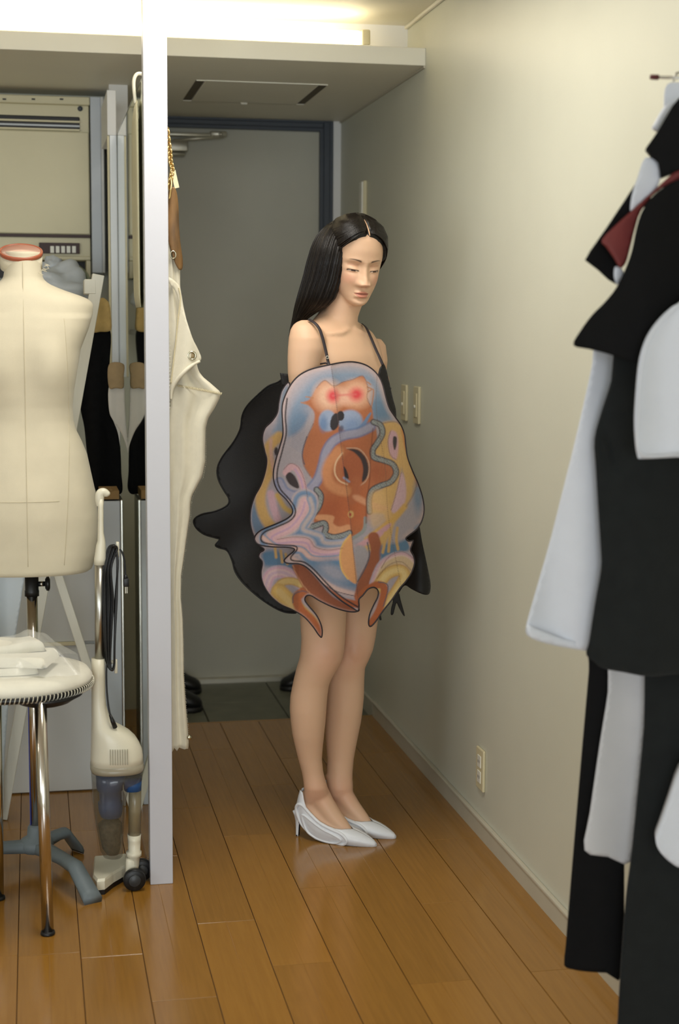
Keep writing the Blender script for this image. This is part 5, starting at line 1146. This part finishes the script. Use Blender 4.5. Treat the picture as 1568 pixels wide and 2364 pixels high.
q.stroke([(640, 1240), (720, 1300), (820, 1376), (920, 1436), (1056, 1474)], 34, (206, 176, 168), 7); q.stroke([(830, 1400), (930, 1452), (1056, 1482)], 5, (84, 78, 92), 2); q.stroke([(760, 1370), (880, 1460), (960, 1510), (1058, 1530)], 46, (170, 92, 56), 5)
q.poly([(1010, 1100), (962, 1160), (942, 1230), (952, 1310), (990, 1370), (1046, 1400), (1042, 1300), (1026, 1200)], (220, 158, 104), 5); q.stroke([(1008, 1102), (962, 1160), (944, 1230), (954, 1312), (992, 1372)], 9, (226, 180, 100), 3)
# right lower
q.poly([(1034, 1180), (1100, 1180), (1112, 1240), (1070, 1330), (1052, 1370)], (168, 160, 164), 8)
q.stroke([(1150, 1120), (1166, 1200), (1140, 1290), (1094, 1380), (1066, 1480)], 70, BRN, 5); q.stroke([(1112, 1150), (1124, 1230), (1096, 1310), (1052, 1388)], 8, (96, 92, 100), 2)
q.poly([(1200, 1170), (1300, 1150), (1400, 1090), (1400, 1060), (1430, 1040), (1370, 1120), (1370, 1190), (1300, 1230), (1206, 1300)], DBLUE, 12)
for p_ in ([(1222, 1090), (1216, 1160), (1206, 1210)], [(1256, 1080), (1246, 1150), (1242, 1204)], [(1296, 1060), (1290, 1130), (1300, 1190)]): q.stroke(p_, 17, YEL, 4)
q.bands([(1180, 1400), (1226, 1300), (1320, 1256), (1380, 1300), (1370, 1370)], [(110, (188, 172, 184)), (92, (212, 172, 182)), (66, (226, 194, 186)), (46, (214, 186, 150))], 4)
q.bands([(1170, 1430), (1230, 1346), (1310, 1318), (1340, 1360), (1290, 1450), (1230, 1540)], [(74, (196, 152, 84)), (58, (220, 182, 112)), (30, (232, 202, 140))], 5)
q.stroke([(1060, 1490), (1110, 1440), (1180, 1408), (1216, 1440), (1186, 1560), (1134, 1650)], 46, (180, 100, 60), 5); q.stroke([(1180, 1392), (1232, 1404), (1236, 1450), (1210, 1540)], 6, (96, 92, 104), 2)
q.stroke([(1360, 1130), (1390, 1200), (1400, 1260)], 16, PINK, 5)
OUTL = (96, 66, 60)
q.stroke([(1146, 450), (1132, 620), (1126, 760), (1108, 900), (1104, 1030)], 7, (116, 64, 44), 3, 0.7); q.poly([(1130, 850), (1200, 830), (1235, 920), (1240, 1000), (1150, 1060), (1120, 960)], (220, 178, 122), 16, 0.6)
for p_ in ([(800, 200), (850, 155), (905, 190), (960, 165), (1020, 150), (1085, 128), (1115, 200), (1110, 260), (1140, 330)], [(1200, 420), (1290, 410), (1340, 470), (1350, 570), (1380, 650), (1412, 750), (1405, 830), (1350, 930)], [(780, 420), (740, 510), (715, 600), (720, 670), (760, 740)], [(1255, 465), (1238, 530), (1252, 610), (1288, 640)], [(1320, 720), (1285, 860), (1258, 950)], [(600, 700), (640, 664), (690, 690), (726, 770), (744, 868)], [(560, 1130), (660, 1116), (750, 1126), (790, 1176), (870, 1196), (960, 1184)], [(1196, 1306), (1250, 1232), (1330, 1206), (1400, 1250)], [(1170, 1370), (1240, 1290), (1320, 1268), (1380, 1320)]):
    q.stroke(p_, 5, OUTL, 2.5, 0.55)
for k_ in range(9):
    x0 = 640+k_*9; q.stroke([(x0, 560+k_*6), (x0+14, 500-k_*5), (x0+30, 430-k_*9)], 3, (96, 118, 150), 2, 0.35)
    x0 = 1190+k_*16; q.stroke([(x0, 480+k_*14), (x0+10, 600+k_*16), (x0-10, 760+k_*10)], 3, (176, 124, 70), 2, 0.35)
q.stroke(seam_z.tolist(), 4, (84, 62, 60), 2, 0.7); q.stroke([(1172, 110), (1168, 350), (1220, 680), (1242, 1000), (1322, 1430)], 3, (110, 84, 70), 1.5, 0.6)
# second edge line of the doubled panel
ei = [(663, 920), (659, 960), (661, 1000), (652, 1040), (642, 1078), (640, 1106), (648, 1130), (664, 1148), (680, 1170), (681, 1188), (668, 1203), (640, 1216), (612, 1228), (603, 1240), (608, 1252), (640, 1258), (678, 1260), (686, 1268), (672, 1286), (676, 1294), (702, 1298), (724, 1314), (748, 1340), (772, 1364), (798, 1384), (826, 1401)]
q.stroke([((x-430)*2.6576, (y-820)*2.6576) for x, y in ei], 9, (44, 36, 40), 2.5)
set_print(dress, q.C*0.75)
def edge_pipe(outline, f3, r, parent, name='piping', closed=True, off=-0.001):
    P_ = cat_rom(outline, 6, closed); return obj(name, *tube([f3(u, v, off) for u, v in P_], r, 6, closed=closed), M['piping'], parent)
edge_pipe(A_out, A3, 0.0019, dress)
vB, fB, uvB = sheet(B_out, 2.6, B3, 0.003, 5)
under = obj('under_panel', vB, fB, M['print'], dress, label='second printed panel showing behind the front panel')
q = Painter(uvB); q.fill(LAV); OB = [((x-430)*2.6576, (y-820)*2.6576) for x, y in B_out]; dO = dist_poly(np.array(cat_rom(OB, 3, True)), q.X, q.Y, True)
q.stroke([(600, 200), (590, 400), (560, 470)], 60, BLUE, 14); q.stroke([(420, 900), (430, 1020), (480, 1120)], 70, DBLUE, 14, 0.8)
q.stroke([(570, 500), (500, 580), (510, 700), (470, 800), (455, 900), (490, 1010), (580, 1110)], 64, YEL, 10); q.stroke([(520, 520), (520, 620), (540, 720)], 18, (214, 168, 150), 8)
q.stroke([(520, 850), (536, 930), (560, 1000)], 46, (208, 168, 176), 8); q.stroke([(560, 860), (600, 930), (640, 960)], 30, (214, 174, 96), 8); q.ell(552, 590, 12, 26, DARK, 0.15)
q.poly([(470, 1210), (560, 1200), (660, 1260), (680, 1340), (560, 1300), (480, 1290)], DBLUE, 14)
for p_ in ([(545, 1180), (552, 1240)], [(580, 1200), (590, 1270)], [(610, 1220), (622, 1280)]): q.stroke(p_, 16, YEL, 4)
q.bands([(486, 1420), (520, 1346), (600, 1334), (700, 1396)], [(84, (190, 172, 184)), (66, (212, 170, 184)), (40, (224, 190, 188)), (18, (206, 176, 190))], 4)
q.bands([(540, 1470), (580, 1400), (650, 1386), (730, 1420)], [(48, (196, 154, 88)), (34, (222, 188, 122))], 4)
q.bands([(570, 1450), (630, 1510), (690, 1570), (770, 1650)], [(100, (206, 166, 96)), (76, (222, 182, 106)), (40, (230, 196, 130))], 6); q.stroke([(486, 1440), (546, 1524), (650, 1600)], 22, (210, 180, 178), 6)
q.stroke([(720, 1450), (680, 1490), (700, 1560), (770, 1630), (826, 1716)], 58, (184, 104, 62), 6); q.stroke([(655, 1520), (660, 1470), (720, 1448), (800, 1480)], 6, (96, 92, 104), 2)
q.poly([(650, 1290), (720, 1290), (800, 1370), (900, 1480), (1050, 1560), (1040, 1580), (930, 1570), (820, 1520), (730, 1440), (680, 1360)], BRN, 6); q.stroke([(655, 1290), (690, 1370), (770, 1470), (900, 1560), (1030, 1572)], 6, (210, 150, 110), 2)
q.mix(PINK, 0.6*np.clip(1-dO/16, 0, 1)); set_print(under, q.C*0.75)
edge_pipe(B_out, B3, 0.0017, under)
# black back lobes
lobe = zc([(640, 150), (600, 140), (560, 165), (500, 190), (430, 250), (372, 310), (342, 370), (330, 450), (290, 530), (222, 620), (190, 690), (195, 760), (230, 830), (260, 880), (250, 920), (180, 955), (92, 975), (45, 1012), (60, 1060), (110, 1100), (180, 1122), (202, 1132), (178, 1165), (200, 1182), (250, 1200), (280, 1260), (300, 1330), (350, 1400), (450, 1490), (560, 1560), (640, 1582), (690, 1560), (690, 1400), (660, 1100), (640, 700), (650, 400)])
def lob3(u, v, t):
    w = (690-u)/240.0; Y = 4.17+0.10*w+0.055*math.sin(min(1, max(0, w))*2.6+0.4)*math.sin((v-860)/560*3.14)+0.012*math.sin(v*0.022+u*0.02); p = atY(u, v, 4.22); return Vector((p.x, Y+t, p.z))
def fit3(f): 
    def g(u, v, t):
        Y = f(u, v, 0).y; p = atY(u, v, Y); return Vector((p.x, p.y+t, p.z))
    return g
lob3 = fit3(lob3)
vL, fL, _ = sheet(lobe, 6, lob3, 0.006, 4); lo = obj('black_lobe', vL, fL, M['blackdress'], dress, label='black back lobe of the dress flaring out')
obj('lobe_edge', *tube([lob3(u, v, -0.001) for u, v in cat_rom(lobe, 4, True)], 0.0018, 6, closed=True), M['blackdress'], lo)
tab = zc([(576, 108), (602, 112), (632, 116), (636, 190), (590, 188)])
obj('black_tab', *sheet(tab, 5, fit3(lambda u, v, t: Vector((0, 4.125, 0))), 0.006, 1, False)[:2], M['blackdress'], dress)
side = [(876, 858), (881, 846), (887, 841), (892, 852), (897, 872), (903, 900), (908, 922), (914, 944), (917, 972), (928, 1000), (915, 1010), (900, 985), (884, 930), (872, 890)]
obj('black_cup', *sheet(side, 4, fit3(lambda u, v, t: Vector((0, 4.035+0.0007*(u-876), 0))), 0.01, 4)[:2], M['blackdress'], dress)
rl = [(930, 1180), (960, 1190), (968, 1212), (975, 1252), (982, 1284), (988, 1312), (994, 1344), (994, 1362), (990, 1372), (980, 1373), (966, 1368), (950, 1360), (934, 1352), (918, 1372), (900, 1380), (890, 1330), (900, 1240)]
obj('black_lobe', *sheet(rl, 5, fit3(lambda u, v, t: Vector((0, 4.16+0.03*math.sin(u*0.05)+0.01*math.sin(v*0.04), 0))), 0.010, 4)[:2], M['blackdress'], dress)
dr = [(905, 1372), (920, 1368), (925, 1384), (930, 1402), (935, 1421), (931, 1420), (922, 1404), (916, 1392), (912, 1404), (908, 1418), (903, 1419), (904, 1404), (908, 1388)]
obj('black_fringe', *sheet(dr, 3, fit3(lambda u, v, t: Vector((0, 4.13, 0))), 0.004, 3)[:2], M['blackdress'], dress)
obj('black_fringe', *tube(cat_rom([tuple(atY(u, v, 4.10)) for u, v in ((905, 1380), (893, 1388), (882, 1400), (877, 1414), (879, 1432))], 6), [0.0035]*24+[0.001], 6), M['blackdress'], dress)
# close black under-dress round the body
rr2 = []
for z, w, d_, s, e in T:
    if z <= 1.27: rr2.append(ring(tc+TF*(s+0.010)+Vector((0, 0, z)), w*1.0+0.004, d_*1.05+0.010, TF, TL, 40, e))
obj('inner_dress', *loft(rr2, cap=False), M['blackdress'], dress)
# straps
def strap(pts, name='strap', r=0.0042): return obj(name, *tube(cat_rom(pts, 6), r, 8, flat=0.3, flatdir=(0.2, -1, 0.1)), M['piping'], dress)
s1 = [atY(712, 737, 4.045), atY(727, 746, 4.016), atY(738, 760, 4.004), atY(745, 780, 3.998), atY(750, 800, 3.992), atY(755, 822, 3.984), atY(758, 836, 3.975), atY(762, 846, 3.966)]
s1o = strap(s1); pr_ = atY(756, 825, 3.976)
obj('strap_ring', *torus((pr_.x, pr_.y, pr_.z), 0.0036, 0.0010, 'Y', 14, 6), M['alu'], s1o)
s2 = [atY(837, 748, 4.17), atY(846, 757, 4.13), atY(856, 778, 4.095), atY(866, 802, 4.07), atY(876, 824, 4.045), atY(884, 842, 4.035)]
strap(s2)
obj('neck_trim', *tube([atY(u, v, Yq) for u, v, Yq in ((740, 840, 4.00), (752, 838, 3.985), (763, 844, 3.97))], 0.0022, 6), M['piping'], dress)

# ------------------------------------------------------------------ shoes on her feet
M['shoe'] = mat('white_leather', (226, 229, 234), 0.38, var=0.02, vscale=30, bump=0.12, bscale=300, spec=0.5)
M['insole'] = mat('insole', (190, 196, 200), 0.6, var=0.03)
def pump(o, lab):
    k_ = 0.711
    st_ = [(0.000, .090, .006, .046/k_, 115), (0.006, .078, .017, .060/k_, 115), (0.018, .058, .025, .081/k_, 115), (0.030, .045, .0285, .090/k_, 115), (0.040, .034, .0300, .080/k_, 115), (0.052, .023, .0310, .072/k_, 115), (0.070, .010, .0325, .069/k_, 115), (0.085, .003, .0340, .064/k_, 115), (0.100, .001, .0350, .058/k_, 116), (0.120, .0008, .0355, .049/k_, 118), (0.140, .0008, .0355, .043/.735, 122), (0.158, .0008, .0350, .040/.80, 135), (0.172, .0008, .0345, .043, 160), (0.182, .0008, .0335, .040, 178), (0.196, .0008, .0310, .036, 180), (0.212, .0008, .0250, .030, 180), (0.228, .0008, .0175, .022, 180), (0.242, .001, .0090, .014, 180), (0.250, .0020, .0022, .006, 180)]
    S_ = np.array(st_); rows_ = []; nn = 36
    for t in np.linspace(0, 0.250, 60):
        z, w, hh, pm = (float(np.interp(t, S_[:, 0], S_[:, k])) for k in (1, 2, 3, 4)); rw = []
        for j in range(nn+1):
            p_ = math.radians(-pm+2*pm*j/nn); x_ = w*math.sin(p_); zz_ = hh/2*(1-math.cos(p_)); 
            if math.cos(p_) > 0.6: zz_ *= 0.35                         # flat sole
            lean = max(0, z+zz_-0.045)*0.28*max(0, 1-t/0.055); rw.append(o+FD*(t+lean)+FS*x_+Vector((0, 0, z+zz_)))
        rows_.append(rw)
    up_ = obj('shoe', *loft(rows_, cap=False, closed=False), M['shoe'], pw, label=lab)
    md_ = up_.modifiers.new('t', 'SOLIDIFY'); md_.thickness = 0.002; md_.offset = 1
    heel = [[o+FD*(x_+0.018)+FS*y_+Vector((0, 0, z)) for x_, y_ in ((-r_*0.9, -r_), (r_*1.1, -r_), (r_*1.1, r_), (-r_*0.9, r_))] for z, r_ in ((0.0, .0036), (0.006, .0036), (0.025, .0042), (0.045, .0055), (0.060, .0085), (0.075, .013))]
    for i, rg in enumerate(heel): heel[i] = [p_-FD*(0.002+0.003*(1-i/5)) for p_ in rg]
    obj('stiletto_heel', *loft(heel), M['shoe'], up_)
    obj('heel_tip', *box(o.x+FD.x*0.013-0.0042, o.x+FD.x*0.013+0.0042, o.y+FD.y*0.013-0.0042, o.y+FD.y*0.013+0.0042, 0.0, 0.004, 0.001, 1), M['black'], up_, smooth=False)
    obj('heel_breast', *loft([[o+FD*(0.0165+dx+dx0)+FS*sy+Vector((0, 0, z)) for dx, sy in ((0, -w_), (0.003, -w_), (0.003, w_), (0, w_))] for z, w_, dx0 in ((0.003, .0034, 0), (0.03, .004, 0.001), (0.055, .007, 0.004))]), M['black'], up_)
    # padded oval roll on both sides
    def side_pt(t, k, s):
        z, w, hh, pm = (float(np.interp(t, S_[:, 0], S_[:, q_])) for q_ in (1, 2, 3, 4)); a_ = math.radians(k*min(pm, 150)); zz_ = hh/2*(1-math.cos(a_))
        if math.cos(a_) > 0.6: zz_ *= 0.35
        return o+FD*t+FS*(s*(w*math.sin(a_)+0.0015))+Vector((0, 0, z+zz_))
    for s in (-1, 1):
        big = [(0.020, 0.52), (0.028, 0.72), (0.042, 0.90), (0.064, 0.96), (0.095, 0.95), (0.128, 0.93), (0.156, 0.84), (0.172, 0.66), (0.176, 0.48), (0.164, 0.36), (0.140, 0.32), (0.105, 0.31), (0.078, 0.31), (0.052, 0.33), (0.032, 0.38)]
        sml = [(0.040, 0.58), (0.050, 0.74), (0.072, 0.80), (0.105, 0.79), (0.135, 0.74), (0.155, 0.60), (0.158, 0.48), (0.140, 0.42), (0.105, 0.41), (0.075, 0.42), (0.052, 0.46)]
        for L_, r_ in ((big, 0.0046), (sml, 0.0036)):
            P_ = cat_rom([tuple(side_pt(t, k, s)) for t, k in L_], 6, True); obj('padded_roll', *tube(P_, r_, 8, closed=True), M['shoe'], up_)
    obj('outsole', *loft([[o+FD*t+FS*(s*w_*0.8)+Vector((0, 0, z+dz)) for s, dz in ((-1, 0), (1, 0), (1, 0.0012), (-1, 0.0012))] for t, z, w_ in ((0.080, .004, .030), (0.10, .0, .034), (0.15, .0, .034), (0.185, .0, .031), (0.2, .0, .027), (0.22, .0, .019), (0.244, .0006, .006))]), M['black'], up_, smooth=False)
    return up_
pump(SHOE[0], 'white pointed pump with padded oval rolls, on the nearer foot'); pump(SHOE[1], 'white pointed pump with padded oval rolls, on the farther foot')
# ------------------------------------------------------------------ clothes hanging on the right-hand wall, close to the lens
M['jet'] = mat('black_suiting', (11, 11, 12), 0.85, var=0.15, vscale=40, bump=0.2, bscale=400, spec=0.25)
M['charcoal'] = mat('charcoal_wool', (27, 30, 30), 0.9, var=0.12, vscale=30, bump=0.3, bscale=300, spec=0.25, sheen=0.15)
M['wine'] = mat('wine_lining', (112, 44, 42), 0.6, var=0.08, vscale=20)
M['bright'] = mat('bright_white_cotton', (214, 218, 226), 0.85, var=0.02, vscale=20, bump=0.2, bscale=400)
M['greywhite'] = mat('grey_white_lining', (196, 196, 198), 0.7, var=0.04, vscale=10)
RY = 2.60
def drape(outline, Y, thick=0.012, amp=0.006, fr=0.03, ph_=0.0, spacing=9, rn=3, tilt=0.0, smooth_o=True, dent=0.0):
    xc = np.mean([p[0] for p in outline])
    def f(u, v, t):
        Yq = Y+amp*math.sin(u*fr+ph_)+amp*0.5*math.sin(v*0.007+ph_*2)+tilt*(u-xc)/100+dent*(math.exp(-((u-1412-(v-1040)*0.35)/15)**2-((v-1040)/34)**2)-0.4*math.exp(-((u-1385)/12)**2-((v-1030)/40)**2)); p = atY(u, v, Yq); return Vector((p.x+t*0.36, p.y+t, p.z))
    return sheet(outline, spacing, f, thick, rn, smooth_o)[:2]
hk = thing('wall_hook', 'thin steel clothes rod with dark red tip on the wall', 'hook', (XR, RY+0.05, atY(1507, 178, RY+0.05).z))
hz = atY(1507, 178, RY+0.05)
obj('hook_rod', *tube([(XR, RY+0.05, hz.z+0.002), (hz.x+0.008, RY+0.05, hz.z)], 0.0028, 10), M['steel'], hk)
obj('hook_tip', *tube([(hz.x+0.010, RY+0.05, hz.z), (hz.x-0.004, RY+0.05, hz.z)], [0.0048, 0.0042], 12), mat('dark_red_tip', (84, 26, 30), 0.4, var=0.05), hk)
obj('hook_plate', *lathe([(0.001, -0.006), (0.018, -0.005), (0.018, 0.0), (0.001, 0.0)], 20, (XR, RY+0.05, hz.z+0.002), axis='X'), M['steel'], hk)
hg = thing('coat_hanger', 'white plastic hanger on the clothes rod inside the black jacket', 'hanger', (1.14, RY+0.04, 1.72))
hh = atY(1575, 180, RY+0.04)
obj('hanger_hook', *tube(cat_rom([(hh.x-0.012, RY+0.05, hz.z-0.006), (hh.x-0.006, RY+0.05, hz.z+0.008), (hh.x+0.008, RY+0.05, hz.z+0.007), (hh.x+0.014, RY+0.05, hz.z-0.008), (hh.x+0.004, RY+0.05, hz.z-0.026), (hh.x, RY+0.05, hz.z-0.05)], 6), 0.0022, 8), M['steel'], hg)
obj('hanger_bar', *tube(cat_rom([tuple(atY(1512, 300, RY+0.035)), tuple(atY(1545, 245, RY+0.035)), tuple(atY(1575, 232, RY+0.035)), tuple(atY(1620, 250, RY+0.035)), tuple(atY(1660, 300, RY+0.035))], 5), 0.007, 10), M['bright'], hg)
obj('hanger_neck', *drape([(1540, 195), (1568, 190), (1600, 196), (1604, 236), (1560, 240), (1537, 252), (1534, 228)], RY+0.03, 0.016, 0.002), M['bright'], hg)
# jacket: collar, lapel, facing, front
jk = thing('black_jacket', 'black tailored jacket with white and wine facings on the wall rod', 'jacket', (1.12, RY, atY(1450, 830, RY).z))
obj('jacket_front', *drape([(1640, 400), (1568, 414), (1520, 441), (1496, 466), (1481, 492), (1470, 530), (1462, 570), (1450, 608), (1426, 660), (1396, 698), (1368, 726), (1340, 764), (1324, 797), (1360, 806), (1400, 816), (1440, 828), (1480, 838), (1560, 850), (1650, 852)], RY-0.075, 0.045, 0.010, 0.02), M['jet'], jk)
obj('collar', *drape([(1640, 215), (1568, 226), (1553, 244), (1540, 266), (1518, 304), (1492, 341), (1506, 358), (1521, 375), (1524, 392), (1526, 408), (1568, 392), (1640, 380)], RY-0.055, 0.045, 0.006, 0.03, 1, smooth_o=False), M['jet'], jk)
obj('lapel', *drape([(1471, 418), (1492, 366), (1520, 378), (1500, 470), (1460, 492), (1420, 560), (1434, 618), (1424, 656), (1406, 646), (1380, 622), (1351, 600), (1362, 580), (1400, 526), (1440, 466)], RY-0.028, 0.020, 0.004, 0.03, 2, smooth_o=False), M['jet'], jk)
obj('white_facing', *drape([(1490, 364), (1520, 376), (1525, 400), (1519, 430), (1490, 462), (1460, 488), (1456, 474), (1462, 440), (1472, 410)], RY-0.042, 0.010, 0.003, 0.03, 0.5), M['bright'], jk)
obj('white_facing', *drape([(1420, 616), (1436, 620), (1440, 634), (1432, 648), (1425, 657), (1418, 640)], RY-0.038, 0.006, 0.002), M['bright'], jk)
obj('wine_facing', *drape([(1640, 372), (1568, 392), (1540, 412), (1514, 436), (1470, 476), (1430, 512), (1390, 553), (1400, 570), (1418, 596), (1432, 618), (1446, 606), (1456, 570), (1466, 530), (1480, 488), (1512, 446), (1568, 414), (1640, 400)], RY-0.056, 0.008, 0.003, 0.03, 0.2), M['wine'], jk)
# white coat behind
wc = thing('white_coat', 'long white cotton coat hanging behind the charcoal coat', 'coat', (1.0, RY+0.06, atY(1280, 1500, RY+0.05).z))
obj('coat_front', *drape([(1378, 770), (1440, 770), (1460, 1000), (1470, 1250), (1460, 1500), (1420, 1512), (1350, 1502), (1290, 1492), (1250, 1482), (1224, 1471), (1214, 1456), (1222, 1420), (1245, 1340), (1271, 1248), (1298, 1140), (1325, 1032), (1352, 915), (1368, 840)], RY+0.058, 0.040, 0.009, 0.035, 1.2), M['bright'], wc)
obj('coat_hem', *drape([(1216, 1444), (1240, 1452), (1300, 1474), (1350, 1484), (1350, 1501), (1296, 1492), (1246, 1480), (1222, 1468)], RY+0.052, 0.006, 0.004, 0.03), M['bright'], wc)
# charcoal coat
cc_t = thing('charcoal_coat', 'charcoal wool coat hanging under the black jacket', 'coat', (1.1, RY+0.02, atY(1450, 1560, RY).z))
obj('coat_body', *drape([(1432, 790), (1560, 800), (1650, 810), (1660, 1100), (1660, 1556), (1568, 1556), (1500, 1562), (1440, 1552), (1392, 1543), (1372, 1528), (1354, 1512), (1360, 1490), (1374, 1400), (1388, 1320), (1388, 1275), (1382, 1180), (1376, 1080), (1373, 1015), (1390, 950), (1412, 880)], RY+0.000, 0.030, 0.008, 0.028, 0.7, dent=0.012), M['charcoal'], cc_t)
# white shirt nearest the lens
ws = thing('white_shirt', 'white shirt with rounded front edge hanging nearest the lens', 'shirt', (1.15, RY-0.13, atY(1520, 1058, RY-0.06).z))
obj('shirt_front', *drape([(1640, 670), (1568, 700), (1546, 714), (1525, 734), (1506, 758), (1491, 785), (1480, 818), (1474, 852), (1469, 910), (1466, 970), (1468, 1020), (1473, 1054), (1484, 1059), (1568, 1055), (1640, 1050)], RY-0.135, 0.035, 0.008, 0.03), M['bright'], ws)
obj('shirt_hem', *tube([atY(u, v, RY-0.139) for u, v in cat_rom([(1568, 704), (1530, 740), (1498, 786), (1482, 850), (1475, 960), (1480, 1048), (1568, 1047)], 6)], 0.0022, 6), M['bright'], ws)
# trousers and grey-white lining below
bt_ = thing('black_trousers', 'long black trousers hanging below the coats, reaching lowest on the wall side', 'trousers', (1.1, RY+0.09, 0.15))
obj('trouser_leg', *drape([(1364, 1500), (1440, 1500), (1450, 1560), (1448, 1800), (1442, 2000), (1438, 2246), (1400, 2246), (1352, 2243), (1322, 2238), (1304, 2230), (1306, 2200), (1323, 1990), (1346, 1720), (1360, 1560)], RY+0.118, 0.045, 0.006, 0.03), M['jet'], bt_)
bt2 = thing('black_overcoat', 'very long black overcoat reaching to the floor at the frame edge', 'coat', (1.12, RY+0.03, 0.02))
obj('overcoat_body', *drape([(1496, 1530), (1560, 1540), (1650, 1540), (1645, 2000), (1640, 2480), (1560, 2490), (1426, 2480), (1427, 2364), (1434, 2240), (1446, 2080), (1458, 1985), (1474, 1830), (1488, 1680)], RY+0.050, 0.022, 0.004, 0.03, 1), M['charcoal'], bt2)
gl = thing('lining_panel', 'pale grey white lining strip between black trousers and overcoat', 'garment', (1.0, RY+0.06, atY(1400, 1990, RY).z))
obj('lining', *drape([(1412, 1510), (1502, 1530), (1500, 1570), (1490, 1680), (1474, 1850), (1458, 1988), (1404, 1978), (1350, 1963), (1362, 1880), (1385, 1720), (1404, 1600)], RY+0.090, 0.010, 0.005, 0.04, 0.4), M['greywhite'], gl)
wl = thing('white_sleeve', 'white rounded sleeve end low at the frame edge in front of the overcoat', 'sleeve', (1.16, RY-0.02, atY(1560, 2002, RY).z))
obj('sleeve', *drape([(1640, 1700), (1600, 1740), (1568, 1784), (1545, 1850), (1526, 1906), (1515, 1938), (1518, 1956), (1530, 1974), (1550, 1992), (1574, 2004), (1640, 2010)], RY-0.02, 0.045, 0.006, 0.03), M['bright'], wl)
